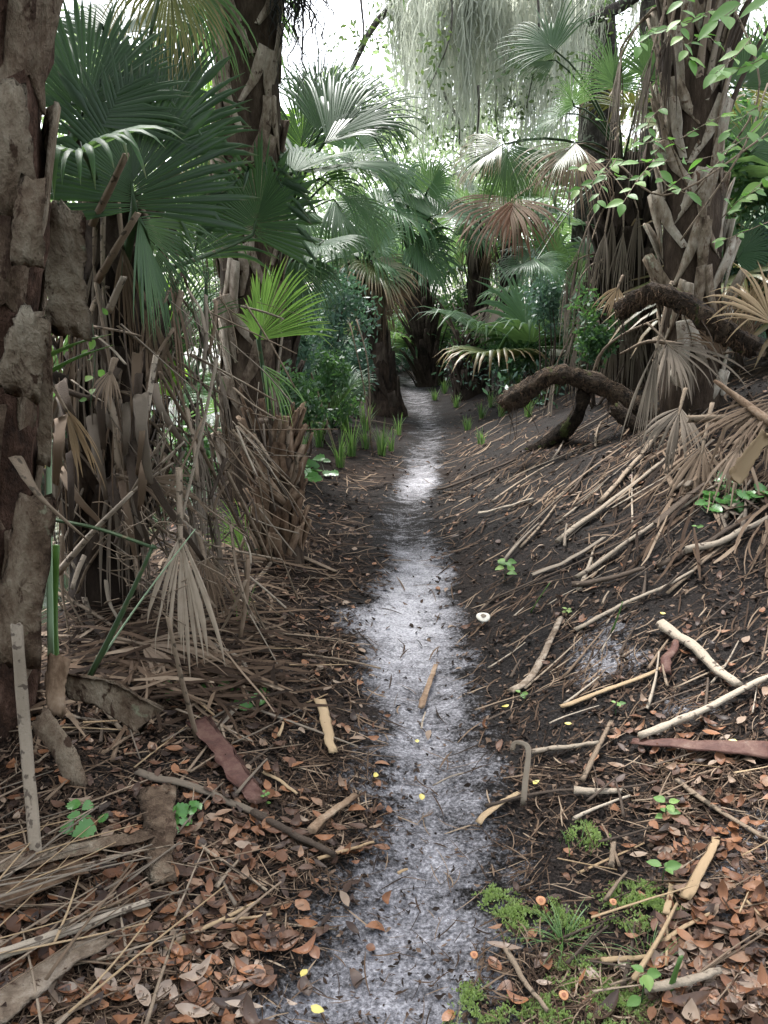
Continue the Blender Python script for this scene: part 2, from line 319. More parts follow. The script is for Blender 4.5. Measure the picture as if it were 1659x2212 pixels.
def groundmat():
    m, t, b, out = nodes('forest_floor')
    p = gpos(t)
    at_ = t.nodes.new('ShaderNodeAttribute'); at_.attribute_name = 'sand'; sand = at_.outputs['Fac']
    ab = t.nodes.new('ShaderNodeAttribute'); ab.attribute_name = 'humus'; hum = ab.outputs['Fac']
    g1 = noise(t, 95, 4, p, .75); g2 = noise(t, 26, 4, p, .65, .4); g3 = noise(t, 6, 3, p, .6)
    dark = ramp(t, [(.3, (.0035, .003, .003)), (.5, (.009, .008, .0075)), (.62, (.024, .021, .020)), (.75, (.075, .07, .07))], g1)
    brown = ramp(t, [(.3, (.005, .0035, .003)), (.48, (.014, .0092, .007)), (.62, (.034, .022, .016)), (.78, (.085, .06, .046))], g1)
    base = mixc(t, hum, dark, brown)
    sandc = ramp(t, [(.25, (.09, .088, .096)), (.42, (.25, .245, .268)), (.6, (.43, .425, .455)), (.8, (.60, .595, .62))], g1)
    # damp sand worked into the soil: soft cover, with grains and crumbs breaking through
    k = math_(t, 'ADD', math_(t, 'MULTIPLY', math_(t, 'SUBTRACT', g2, .5), .85), math_(t, 'MULTIPLY', math_(t, 'SUBTRACT', g1, .5), .9))
    k = math_(t, 'ADD', k, math_(t, 'MULTIPLY', math_(t, 'SUBTRACT', g3, .5), .7))
    mps = N(t, 'ShaderNodeMapping'); mps.inputs['Scale'].default_value = (4., 17., 4.); t.links.new(p, mps.inputs[0])
    k = math_(t, 'ADD', k, math_(t, 'MULTIPLY', math_(t, 'SUBTRACT', noise(t, 1., 3, mps.outputs[0], .6, .5), .5), .75))
    k = math_(t, 'ADD', k, sand)
    f = ramp(t, [(.30, (0, 0, 0)), (.50, (.35, .35, .35)), (.85, (1, 1, 1))], k)
    grey = ramp(t, [(.3, (.055, .053, .060)), (.5, (.17, .166, .185)), (.7, (.33, .325, .35))], g1)
    c = mixc(t, f, base, mixc(t, ramp(t, [(.60, (0, 0, 0)), (.80, (.9, .9, .9))], math_(t, 'MULTIPLY', k, .72)), grey, sandc))
    t.links.new(c, b.inputs['Base Color']); t.links.new(math_(t, 'SUBTRACT', .85, math_(t, 'MULTIPLY', f, .4)), b.inputs['Roughness']); t.links.new(math_(t, 'ADD', .12, math_(t, 'MULTIPLY', f, .4)), b.inputs['Specular IOR Level'])
    hsum = math_(t, 'ADD', math_(t, 'MULTIPLY', g1, .6), math_(t, 'MULTIPLY', g2, .8))
    bump(t, b, hsum, .9, .012)
    return m
def watermat():
    m, t, b, out = nodes('river_water')
    b.inputs['Base Color'].default_value = (.02, .025, .02, 1); b.inputs['Roughness'].default_value = .06; b.inputs['IOR'].default_value = 1.33
    bump(t, b, noise(t, 3., 2, gpos(t)), .05, .05)
    return m

# ------------------------------------------------------------------ setting: ground and water
gy = np.concatenate([np.linspace(.2, 1, 8)[:-1], 1*np.geomspace(1, 24, 330), np.geomspace(25, 320, 24)])
s = np.linspace(-1, 1, 300); gx = 2.6*s+ 11*np.sign(s)*np.abs(s)**5 + 220*np.sign(s)*np.abs(s)**41
X, Y = np.meshgrid(gx, gy, indexing='ij')
Z = hgt(X, Y)
V = np.stack([X, Y, Z], -1).reshape(-1, 3)
Q = gridq(1, len(gx), len(gy))[:, ::-1]
gme = mesh('ground', V, Q, None, True)
dpath = np.abs(X-xc(Y)); w_ = np.minimum(hw(Y), .5)
edge = dpath/w_ + (fbm(X*5, Y*5, 21, 3)-.5)*1.1
sand = (1-sst(.25, 1.9, edge))*sandamt(Y)
# pale sand shows again low on the bank in front
sand = np.maximum(sand, .62*sst(.50, .68, fbm(X*2.2, Y*2.2, 31, 3))*(1-sst(.6, 1.6, np.abs(X-.75)))*(1-sst(2.8, 4.2, Y)))
a = gme.attributes.new('sand', 'FLOAT', 'POINT'); a.data.foreach_set('value', sand.ravel().astype(np.float32))
hum = (1-.7*sst(.1, .5, X-xc(Y))*(1-sst(2.2, 3.4, X-xc(Y))))*sst(.9, 1.9, edge+ (fbm(X*3, Y*3, 41, 3)-.5)*1.6)*(.35+.65*sst(.38, .6, fbm(X*1.4, Y*1.4, 51, 3)))
a = gme.attributes.new('humus', 'FLOAT', 'POINT'); a.data.foreach_set('value', hum.ravel().astype(np.float32))
tag(link('ground', gme, groundmat()), 'dark forest floor with a strip of white sand trail and a rising bank', None, None, 'structure')
wx = np.array([-160., -1.6]); wy = np.array([2., 200.])
wv = np.array([[wx[0], wy[0], -.62], [wx[1], wy[0], -.62], [wx[1], wy[1], -.62], [wx[0], wy[1], -.62]])
tag(link('river_water', mesh('river_water', wv, np.array([[0, 1, 2, 3]])), watermat()), 'still pale river water beyond the palms', None, None, 'structure')

# ------------------------------------------------------------------ palm fronds, trunks
G = np.array([0, 0, -1.0])
def frond_parts(hub, fwd, up, L, n=44, spread=2.0, droop=.5, fuse=.5, m=8, cup=.25, costa=.25, kink=.25, ragged=.12, limp=0., fold=.55, jit=.008, ks=None):
    fwd = nrm(fwd); up = np.asarray(up, float); up = nrm(up-fwd*np.dot(up, fwd)); side = np.cross(fwd, up)
    dth = 2*spread/(n-1); th = np.linspace(-spread, spread, n)+R.normal(0, jit, n)
    d = np.cos(th)[:, None]*fwd+np.sin(th)[:, None]*side+up*(cup*np.abs(np.sin(th)))[:, None]+R.normal(0, jit, (n, 3)); d = nrm(d)
    s0 = costa*L*np.clip(1-np.abs(th)/spread, 0, 1)**.8
    org = hub+fwd*s0[:, None]*.8-up*(s0**2/L*.6)[:, None]
    ln = L*(.62+.38*np.cos(th*.55))*(1+R.normal(0, ragged*.5, n))-s0*.4
    ks = U(max(.5, fuse*.9), .92, n) if ks is None else U(*ks, n); kk = (R.random(n) < kink)*U(.5, 1.8, n); dr = droop*(1+R.normal(0, .25, n))
    C = np.zeros((n, m, 3)); Wv = np.zeros((n, m, 3)); Nv = np.zeros((n, m, 3)); p = org.copy()
    fz = fuse*(1+R.normal(0, .08, n)); sfs = np.linspace(0, 1, m)
    for j in range(m):
        sfr = sfs[j]
        wv = nrm(np.cross(d, up+0*d)); nv = nrm(np.cross(wv, d)); C[:, j] = p; Wv[:, j] = wv; Nv[:, j] = nv
        if j < m-1:
            g = dr*np.clip(sfr-fuse*.45, 0, 1)*1.7/(m-1)*4 + limp/(m-1)*2
            g = g+np.where((sfr < ks) & (sfr+1/(m-1) >= ks), kk, 0)
            d = nrm(d+G*g[:, None]); p = p+d*(ln/(m-1))[:, None]
    r = ln[:, None]*sfs+.02*L; nom = .5*r*dth
    sp = np.abs(((C[1:]-C[:-1])*Wv[1:]).sum(-1)); sp = np.concatenate([sp[:1], (sp[1:]+sp[:-1])/2, sp[-1:]])*.5*1.08
    full = np.clip(sp, nom*.9, nom*2.2+.0004)
    jf = np.clip((fz*(m-1)).astype(int), 0, m-1); atf = full[np.arange(n), jf][:, None]
    h = np.where(sfs <= fz[:, None], full, np.maximum(atf, nom*.6)*np.clip((1-sfs)/(1-fz[:, None]), 0, 1)**.8+.0005)
    P = np.stack([C-Wv*h[..., None], C+Nv*(h*fold)[..., None], C+Wv*h[..., None]], 2)
    return P
def frond(parent, root, hub, fwd, up, L, mat='green', pmat='stalkgreen', pw=.012, arch=.15, **kw):
    kw.setdefault('n', 44)
    P = frond_parts(hub, fwd, up, L, **kw)
    o = build('frond', [(P, False)], MT[mat], parent)
    if root is not None:
        mid = (np.asarray(root)+hub)/2+UP*arch*np.linalg.norm(hub-root)
        pts = bez(np.asarray(root, float), mid, hub, 7); pts = np.vstack([pts, hub+nrm(fwd)*L*.12, hub+nrm(fwd)*L*.22-nrm(up)*.01])
        q = build('petiole', [tube(pts, np.r_[np.linspace(pw*1.5, pw, 7), pw*.7, pw*.2], np.r_[np.linspace(pw*.9, pw*.6, 7), pw*.4, pw*.15], 5)], MT[pmat], None)
        # sub-part of the frond, kept in world place
        q.parent = o; q.matrix_parent_inverse = Matrix.Identity(4)
        if parent is not None: o_w = o
    return o
def fan(parent, root, hub, Y, tip, Yt, up, mat='green', **kw):
    h = at(*hub, Y); tp = at(*tip, Yt)
    return frond(parent, root, h, tp-h, up, np.linalg.norm(tp-h), mat, **kw)
def boot_mesh(r, w, L, flare, thick=.008, split=.5, top=.35, jag=.15):
    """one split leaf base, wrapped on a trunk of radius r; foot at z=0, axis = z, faces -y"""
    m = 6; ts = np.linspace(0, 1, m)
    xo = np.interp(ts, [0, split, 1], [1, .62, top])*w*(1+R.normal(0, jag*.4, m)); xi = np.clip(1-ts/split, 0, 1)*w*.72
    zz = ts*L; P = []
    for sgn in (-1, 1):
        A = np.zeros((m, 4, 3))
        for q, (xx, lay) in enumerate(((xi, 0), (xo, 0), (xo, 1), (xi, 1))):
            rr = r+.004+flare*ts**1.6+ (thick if lay == 0 else -.004)-.006*(q in (1, 2))
            zt = zz.copy(); zt[-1] += R.normal(0, jag*.12*L)
            A[:, q, 0] = rr*np.sin(sgn*xx/r); A[:, q, 1] = -rr*np.cos(xx/r); A[:, q, 2] = zt
        A = np.concatenate([A, A[-1:].mean(1, keepdims=True).repeat(4, 1)])
        if sgn < 0: A = A[:, ::-1]
        P.append((A[None], True))
    V, Q, uv = strips(P); return mesh('leaf_base', V, Q, uv)
def palm(name, label, base, top, r0, r1, bark='bark', boot='boot', nb=40, bw=.1, bL=.3, flare=.05, b0=.1, group=None, cat='palm tree', split=.5, rough=.06, steps=None, top_w=.35, boots=True, tilt=0.):
    base = np.asarray(base, float); top = np.asarray(top, float); ax = top-base; H = np.linalg.norm(ax)
    q = Vector(ax).to_track_quat('Z', 'Y').to_matrix()
    e = empty(name, base, label, cat, group, q)
    mm = max(10, int(H/.07)); k = 20
    zz = np.linspace(-.15, H, mm); rr = np.interp(zz, [0, .12*H, H], [r0*1.18, r0, r1])
    a = np.arange(k)*2*math.pi/k
    A, Zg = np.meshgrid(a, zz); rad = rr[:, None]*(1+rough*(fbm(A*2.2, Zg*6, int(R.integers(99)), 3)-.5)*4)
    P = np.stack([rad*np.cos(A), rad*np.sin(A), Zg], -1)
    P = np.concatenate([P, P[-1:]*np.array([.02, .02, 1])])
    V, Q, uv = strips([(P[None], True)])
    link('trunk', mesh('trunk', V, Q, uv, True), MT[bark], e).matrix_parent_inverse = Matrix.Identity(4)
    if boots:
        vs = [boot_mesh((r0+r1)/2, bw*U(.85, 1.15), bL*U(.8, 1.2), flare*U(.5, 1.5), split=split, top=top_w) for _ in range(5)]
        for mm_ in vs: mm_.materials.append(MT[boot])
        for i in range(nb):
            z = H*(b0+(1-b0)*(i+.3)/nb); rz = i*2.39996+R.normal(0, .12)
            sc = np.interp(z, [0, H], [r0, r1])/((r0+r1)/2)
            o = bpy.data.objects.new('leaf_base', vs[int(R.integers(5))]); COL.objects.link(o); o.parent = e
            o.matrix_basis = Matrix.Translation((0, 0, z-bL*.4)) @ Matrix.Rotation(rz, 4, 'Z') @ Matrix.Rotation((tilt if i % 2 else -tilt)+R.normal(0, .06), 4, 'Y') @ Matrix.Diagonal((sc, sc, U(.85, 1.15), 1))
    e['_h'] = 1
    return e
def crown(e, c, n, L=.75, pl=.8, el=(80, -30), mats=('green', 'blue'), az0=0., nseg=36, m=7, droop=.6, azr=None, **kw):
    for i in range(n):
        az = az0+i*2.39996+R.normal(0, .15) if azr is None else U(*azr)
        ee = math.radians(el[0]+(el[1]-el[0])*((i+.5)/n)**.9+R.normal(0, 5))
        d = np.array([math.cos(az)*math.cos(ee), math.sin(az)*math.cos(ee), math.sin(ee)])
        ll = pl*U(.8, 1.2); hub = c+d*ll+G*ll*ll*.12
        f = nrm(d+G*.35); h = nrm(np.array([d[0], d[1], 1e-3])); up = nrm(UP*math.cos(ee)-h*math.sin(ee))
        frond(e, c-d*.02, hub, f, up, L*U(.8, 1.15), mats[int(R.integers(len(mats)))], n=nseg, m=m, droop=droop*U(.6, 1.4), **kw)
def skirt(e, c, n, L=.6, r=.2, mats=('dead', 'deadgrey', 'deadred'), azr=(0, 6.28), hang=.3, nseg=24, pl=.5, narrow=False):
    for i in range(n):
        az = U(*azr); h = np.array([math.cos(az), math.sin(az), 0])
        hub = c+h*(r+U(.05, .25))-UP*U(.05, hang+.2); root = c+h*r*.5+UP*U(-.05, .1)
        frond(e, root, hub, nrm(-UP+h*U(-.1, .35)), nrm(h+UP*.2), L*U(.7, 1.2), mats[int(R.integers(len(mats)))], 'stalk', .010, .35,
              n=nseg, m=6, spread=U(.12, .4) if narrow else U(.35, .9), jit=.05 if narrow else .02, droop=.5, limp=.5, fuse=.35, cup=.5, kink=.4, ragged=.3, costa=.1)

# ------------------------------------------------------------------ the palms
FC = np.array([0, -1, 0.])           # towards the viewer side of the trail
def stalk(parent, name, D, Ys, w, mat, flat=.6, n=9, k=6, taper=(1, .8), ref=None, rough=.08, curl=0.):
    """a stalk through reading-grid points D at depths Ys; w in grid px at the first point"""
    P = np.array([at(a, b, y) for (a, b), y in zip(D, np.broadcast_to(Ys, (len(D),)))])
    r = w/FD*np.linalg.norm(P[0]-CAM)/2; pts = crom(P, n); rr = np.linspace(r*taper[0], r*taper[1], n)
    return build(name, [tube(pts, rr, np.maximum(rr*flat, .002), k, ref, rough, curl=curl)], MT[mat], parent)

# big flaky trunk at the left edge
bA = onground(-1.47, 2.45); topA = bA+np.array([.50, .10, 3.6])
pA = palm('cabbage_palm', 'thick palm trunk with peeling grey bark plates at the left edge', bA, topA, .225, .215, 'barkred', 'plate', 46, .115, .40, .03, .03, split=.06, rough=.10, top_w=.75)
for (D, ys, w, fl) in [([(150, 705), (142, 600), (150, 470)], [2.45, 2.40, 2.33], 78, .10), ([(20, 440), (15, 330), (10, 205)], [2.28, 2.26, 2.27], 92, .10),
                       ([(45, 830), (60, 760), (75, 700)], [2.28, 2.25, 2.22], 95, .1), ([(22, 1420), (45, 1270), (72, 1090)], [2.26, 2.25, 2.26], 80, .12),
                       ([(60, 560), (62, 480), (70, 400)], [2.26, 2.24, 2.26], 60, .1), ([(95, 1000), (100, 860), (98, 700)], [2.42, 2.38, 2.36], 26, .3)]:
    stalk(pA, 'bark_plate', D, ys, w, 'plate', fl, 12, 12, (1, .75), FC, .16, U(-.35, .1))
crown(pA, topA, 12, .9, 1.0, (70, 8))

# skirted palm behind it, with the big dark fans
bB = gp(225, 1310); topB = at(250, 420, bB[1]+.1)
pB = palm('cabbage_palm', 'young palm with large dark fans over a ragged skirt of dead stalks', bB, topB, .15, .15, 'barkdark', 'bootdark', 34, .10, .42, .10, .15, split=.4, top_w=.25)  # dark leaf bases here carry the deep shade under the palms in their colour
cB = topB+UP*.05
YB = bB[1]
fan(pB, at(262, 640, YB-.05), (290, 455), YB-.30, (262, 150), YB-.25, (0.2, -1, -.15), 'greenshaded', n=64, spread=1.75, droop=.10, kink=.3, ks=(.6, .85), fuse=.74, m=9, cup=.12, pw=.016, arch=0, costa=.4)
fan(pB, at(250, 640, YB), (172, 262), YB-.25, (250, 20), YB-.1, (.1, -1, .1), 'greenshaded', n=54, spread=1.5, droop=.15, kink=.2, fuse=.68, pw=.014, arch=0)
fan(pB, at(255, 600, YB), (330, 340), YB+.25, (345, 70), YB+.35, (0, -1, .3), 'greenshaded', n=54, spread=1.5, droop=.2, kink=.3, fuse=.7, pw=.014)
fan(pB, at(270, 600, YB), (300, 470), YB-.35, (410, 690), YB-.1, (.5, -.6, .5), 'green', n=44, spread=1.1, droop=.5, fuse=.45, pw=.012, kink=.4)
fan(pB, at(240, 500, YB), (180, 330), YB-.55, (140, 300), YB-.95, (-.1, -.3, 1), 'blue', n=16, spread=1.2, droop=.9, fuse=.5, kink=.8, pw=.012)
fan(pB, at(285, 600, YB), (545, 508), YB+.5, (588, 330), YB+.45, (.1, -1, .1), 'greenshaded', n=60, spread=1.72, droop=.08, kink=.75, ks=(.6, .82), fuse=.74, m=9, cup=.08, pw=.015, arch=-.05, costa=.45)
fan(pB, at(270, 430, YB), (365, -90), YB+.2, (372, 150), YB+.2, (0, -1, .1), 'yellow', n=44, spread=1.0, droop=.5, kink=.3, fuse=.4, pw=.014)
fan(pB, at(270, 430, YB), (410, -60), YB+.9, (430, 190), YB+1., (0.3, -1, .1), 'green', n=44, spread=1.0, droop=.6, kink=.3, fuse=.4, pw=.014)
fan(pB, at(270, 430, YB), (120, 40), YB+.4, (90, 250), YB+.3, (0, -1, .2), 'green', n=40, spread=1.3, droop=.4, kink=.3, fuse=.45, pw=.014)
fan(pB, at(270, 560, YB), (420, 560), YB+.8, (440, 330), YB+.9, (0, -1, .2), 'green', n=44, spread=1.4, droop=.5, kink=.3, fuse=.5, pw=.014)
fan(pB, at(270, 620, YB), (350, 800), YB+.5, (360, 560), YB+.6, (.2, -1, .1), 'green', n=40, spread=.8, droop=.35, kink=.2, fuse=.4, pw=.013)
fan(pB, at(270, 430, YB), (240, 80), YB+.5, (340, -30), YB+.9, (0, -.3, 1), 'green', n=44, spread=1.7, droop=.7, kink=.3, fuse=.5, pw=.014)
for hz in (.0, .35, .7, 1.05): skirt(pB, topB-UP*hz, 9, .6, .17, ('deadgrey', 'dead', 'deadgrey'), (2.6, 6.8), .2, 13, narrow=True)
for (D, dy, w, mt) in [([(200, 485), (235, 415), (272, 336)], (-.3, -.4, -.5), 15, 'stalk'), ([(212, 605), (255, 530), (296, 463)], (-.35, -.45, -.5), 17, 'stalk'),
        ([(235, 670), (250, 635), (266, 600)], (-.4, -.42, -.45), 16, 'stalkpale'), ([(240, 800), (222, 700), (205, 612)], (-.4, -.42, -.4), 10, 'stalk'),
        ([(285, 755), (340, 680), (392, 592)], (-.1, -.1, 0), 13, 'stalkdark'), ([(190, 650), (150, 700), (120, 760)], (-.1, 0, .1), 16, 'stalkdark'),
        ([(268, 840), (300, 740), (330, 600)], (.3, .3, .3), 11, 'stalkdark'), ([(310, 830), (330, 700), (352, 540)], (.5, .5, .5), 10, 'stalkgreen'),
        ([(395, 830), (385, 700), (362, 560)], (.4, .4, .4), 10, 'stalkgreen'), ([(420, 830), (440, 700), (446, 590)], (.5, .5, .5), 9, 'stalkgreen'),
        ([(150, 500), (122, 430), (100, 395)], (-.3, -.3, -.3), 16, 'stalkpale'), ([(250, 800), (210, 860), (130, 840)], (-.35, -.45, -.5), 26, 'stalkdark'),
        ([(140, 640), (200, 720), (250, 820)], (-.3, -.35, -.3), 22, 'stalkdark'), ([(330, 810), (370, 740), (398, 690)], (.1, .15, .2), 18, 'stalkdark'),
        ([(230, 850), (250, 920), (255, 1010)], (-.4, -.45, -.5), 20, 'stalk'), ([(300, 810), (296, 880), (290, 960)], (-.4, -.4, -.4), 16, 'stalkdark')]:
    stalk(pB, 'leaf_stalk', D, [YB+d for d in dy], w, mt)

# tall palm trunk with the cross-hatched leaf bases
bF = onground(-1.02, 5.95); topF = at(532, -170, 5.8)
pF = palm('cabbage_palm', 'tall palm trunk with cross-hatched pale leaf bases behind the dark fans', bF, topF, .205, .215, 'bark', 'boot', 64, .13, .40, .03, .05, split=.5, top_w=.42, tilt=.24)
crown(pF, topF+UP*.1, 8, .8, .9, (60, -25))
# low palm whose blue-green fans arch beside that trunk
bK = onground(-.95, 7.0); topK = at(600, 520, 7.0)
pK = palm('cabbage_palm', 'palm with arching blue-green fans just beyond the tall trunk', bK, topK, .16, .15, 'barkdark', 'bootdark', 26, .09, .36, .06, .1)
for (h, y, t_, yt, up, mt, kw) in [((622, 376), 5.5, (745, 318), 5.9, (-.3, -.55, .8), 'blue', dict(spread=.75, n=34, droop=.35, kink=.1, fuse=.6)),
        ((632, 372), 5.7, (840, 330), 6.6, (0, -.5, 1), 'blue', dict(spread=1.1, n=44, droop=1.0, kink=.2)), ((690, 290), 6.8, (800, 130), 7.0, (-.4, -.8, .4), 'green', dict(spread=1.15, n=50, droop=.35)),
        ((690, 260), 7.2, (690, 110), 7.4, (0, -1, .2), 'green', dict(spread=1.0, n=44, droop=.3)), ((700, 310), 6.4, (880, 240), 6.6, (-.2, -.5, .9), 'green', dict(spread=.8, n=40, droop=.8)),
        ((690, 385), 6.0, (850, 480), 6.2, (.2, -.5, .9), 'blue', dict(spread=1.0, n=40, droop=1.3, kink=.3)), ((560, 470), 6.8, (450, 360), 6.7, (.3, -.9, .4), 'green', dict(spread=1.2, n=40, droop=.5)),
        ((500, 430), 7.2, (420, 300), 7.2, (.3, -.9, .4), 'yellow', dict(spread=1.2, n=40, droop=.5)), ((640, 560), 6.6, (690, 690), 6.5, (.2, -.6, .8), 'green', dict(spread=1.2, n=40, droop=.9)),
        ((700, 520), 6.9, (640, 560), 6.3, (0, -.3, 1), 'blue', dict(spread=1.5, n=40, droop=.9)), ((540, 620), 7.2, (440, 640), 7.0, (0, -.7, .7), 'green', dict(spread=1.3, n=40, droop=.8)), ((705, 300), 6.5, (865, 165), 6.8, (-.5, -.8, .4), 'green', dict(spread=1.0, n=50, droop=.45, fuse=.55)), ((650, 330), 7.4, (660, 150), 7.5, (0, -1, .3), 'green', dict(spread=1.2, n=44, droop=.4)),
        ((740, 370), 6.9, (880, 330), 7.0, (-.1, -.6, .9), 'blue', dict(spread=1.2, n=44, droop=.9)), ((720, 430), 7.4, (830, 560), 7.3, (.2, -.7, .7), 'green', dict(spread=1.1, n=40, droop=.9)), ((660, 450), 7.6, (600, 560), 7.4, (0, -.8, .6), 'blue', dict(spread=1.3, n=40, droop=.8)), ((760, 330), 7.8, (800, 240), 8, (-.2, -.9, .4), 'blue', dict(spread=1.5, n=40, droop=.5))]:
    fan(pK, topK, h, y, t_, yt, up, mt, pw=.012, **kw)

# stump-like young palm beside the trail with a lime fan
bJ = gp(605, 1205); topJ = at(590, 905, bJ[1]+.02); YJ = bJ[1]
pJ = palm('cabbage_palm', 'short stocky palm with reddish leaf stubs and one lime-green fan beside the trail', bJ, topJ, .125, .115, 'bark', 'bootred', 50, .08, .24, .055, .08, split=.45, top_w=.3, tilt=.2)
fan(pJ, at(600, 1010, YJ), (558, 735), YJ-.1, (600, 560), YJ-.12, (.75, -.9, .0), 'lime', n=40, spread=1.05, droop=.25, kink=.1, fuse=.66, m=9, pw=.014, arch=0, cup=.75, costa=.1)
fan(pJ, at(600, 1000, YJ), (570, 790), YJ-.15, (640, 890), YJ-.3, (.3, -.7, .6), 'lime', n=9, spread=.45, droop=.5, fuse=.2, pw=.010, arch=0)
fan(pJ, at(590, 1180, YJ-.1), (535, 1190), YJ-.1, (470, 1090), YJ-.15, (.1, -1, .2), 'lime', n=20, spread=.55, droop=.4, fuse=.25, pw=.006, arch=0, kink=.2)
for k in range(26):
    az = U(2.7, 6.7); z = U(.45, 1.0); h = np.array([math.cos(az), math.sin(az), 0]); p0 = bJ+(topJ-bJ)*z+h*.10
    ln = U(.08, .22); pts = crom([p0, p0+h*ln*.35+UP*ln*.5, p0+h*ln*U(.35, .6)+UP*ln], 6)
    build('leaf_stub', [tube(pts, np.linspace(.016, .010, 6), np.linspace(.010, .006, 6), 6, None, .15)], MT[['stalk', 'bootred', 'stalkdark'][k % 3]], pJ)

# palms along the far trail
def midpalm(label, base, top, r, crown_n, L, pl, bark='barkdark', boot='bootdark', nb=34, flare=.08, sk_n=0, mats=('green', 'blue', 'green'), el=(70, -35), **kw):
    e = palm('cabbage_palm', label, base, top, r*1.1, r, bark, boot, nb, r*.55, r*2, flare, .05, split=.4, top_w=.25)
    crown(e, np.asarray(top)+UP*.08, crown_n, L, pl, el, mats, U(0, 6), **kw)
    if sk_n: skirt(e, np.asarray(top)-UP*.05, sk_n, L*.8, r, ('dead', 'deadgrey'))
    return e
bC = gp(838, 895); topC = at(783, 590, bC[1]+.1); YC = bC[1]
pC = palm('cabbage_palm', 'dark leaning palm trunk standing at the left edge of the trail bend', bC, topC, .23, .17, 'bark', 'bootdark', 38, .11, .4, .05, .04, split=.4)
for (h, t_, up, mt, kw) in [((770, 555), (668, 512), (0, -.5, 1), 'green', dict(droop=1.1)), ((780, 560), (690, 600), (-.2, -.7, .7), 'green', dict(droop=.9)), ((800, 555), (905, 590), (.2, -.5, .9), 'blue', dict(droop=.8)),
        ((800, 565), (880, 640), (.4, -.6, .7), 'yellow', dict(droop=.8)), ((745, 600), (720, 700), (0, -1, .3), 'green', dict(droop=.4, spread=.9)), ((790, 540), (760, 440), (0, -1, .4), 'green', dict(droop=.6)),
        ((810, 540), (860, 470), (-.3, -.8, .5), 'blue', dict(droop=.7)), ((800, 590), (830, 700), (0, -1, .3), 'dead', dict(droop=.4, spread=.8)), ((770, 600), (765, 680), (0, -1, .2), 'deadgrey', dict(droop=.3, spread=.8))]:
    kw.setdefault('spread', 1.5)
    fan(pC, topC, h, YC+U(-.6, .3), t_, YC+U(-.7, .4), up, mt, n=38, pw=.016, **kw)
skirt(pC, topC, 7, .6, .2, ('dead', 'deadgrey'), (3, 6.4), .2)
bD = gp(930, 832); topD = at(900, 620, bD[1]); YD = bD[1]
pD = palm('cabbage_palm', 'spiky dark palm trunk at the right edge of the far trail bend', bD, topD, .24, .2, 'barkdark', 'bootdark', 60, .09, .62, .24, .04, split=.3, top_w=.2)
for (h, t_, up, mt, kw) in [((836, 447), (960, 500), (.2, -.4, 1), 'blue', dict(droop=1.3)), ((838, 450), (1000, 580), (.5, -.4, .8), 'green', dict(droop=1.0, spread=1.0)), ((830, 445), (700, 420), (0, -.4, 1), 'blue', dict(droop=.9)),
        ((828, 450), (790, 560), (0, -.8, .6), 'blue', dict(droop=.6)), ((850, 420), (900, 330), (-.2, -.8, .6), 'blue', dict(droop=.6)), ((900, 520), (990, 640), (.4, -.6, .6), 'green', dict(droop=.8)),
        ((930, 470), (1030, 420), (0, -.5, .9), 'green', dict(droop=.9)), ((870, 400), (800, 330), (0, -.6, .9), 'blue', dict(droop=.6)), ((920, 420), (960, 330), (0, -.8, .6), 'blue', dict(droop=.6))]:
    kw.setdefault('spread', 1.5)
    fan(pD, topD, h, YD-3.5+U(-.6, .6), t_, YD-3.5+U(-.8, .6), up, mt, n=42, pw=.02, **kw)
bE = gp(1012, 858)
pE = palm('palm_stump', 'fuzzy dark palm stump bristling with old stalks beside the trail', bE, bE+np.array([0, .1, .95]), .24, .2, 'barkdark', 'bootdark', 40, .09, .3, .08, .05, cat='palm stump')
for k in range(16):
    az = U(0, 6.28); h = np.array([math.cos(az), math.sin(az), 0]); p0 = bE+UP*.75+h*.12; ln = U(.4, 1.1)
    build('leaf_stalk', [tube(crom([p0, p0+h*ln*.25+UP*ln*.5, p0+h*ln*.6+UP*ln*.9], 6), np.linspace(.022, .010, 6), None, 5)], MT[['stalkdark', 'stalk', 'stalkdark'][k % 3]], pE)
fan(pE, bE+UP*.9, (1075, 655), bE[1]-.3, (1030, 735), bE[1]-.6, (-.5, -.7, .4), 'deadgrey', n=20, spread=.8, droop=.4, fuse=.4)
bE2 = gp(1035, 800)
midpalm('thin dark palm trunk behind the fuzzy stump', bE2, bE2+np.array([-.1, 0, 2.7]), .2, 9, .85, .9, sk_n=6)
bY = gp(882, 790)
pY = empty('palm_seedling', bY, 'bright lime palm seedling at the end of the trail', 'palm seedling')
for k, dx in enumerate((-.5, -.15, .2, .5)):
    hub = bY+np.array([dx*.4, 0, .35]); frond(pY, bY, hub, nrm([dx, -.1, 1.]), (0, -1, .2), 1.0, 'lime', 'stalkgreen', .012, 0, n=24, spread=.8, droop=.3)

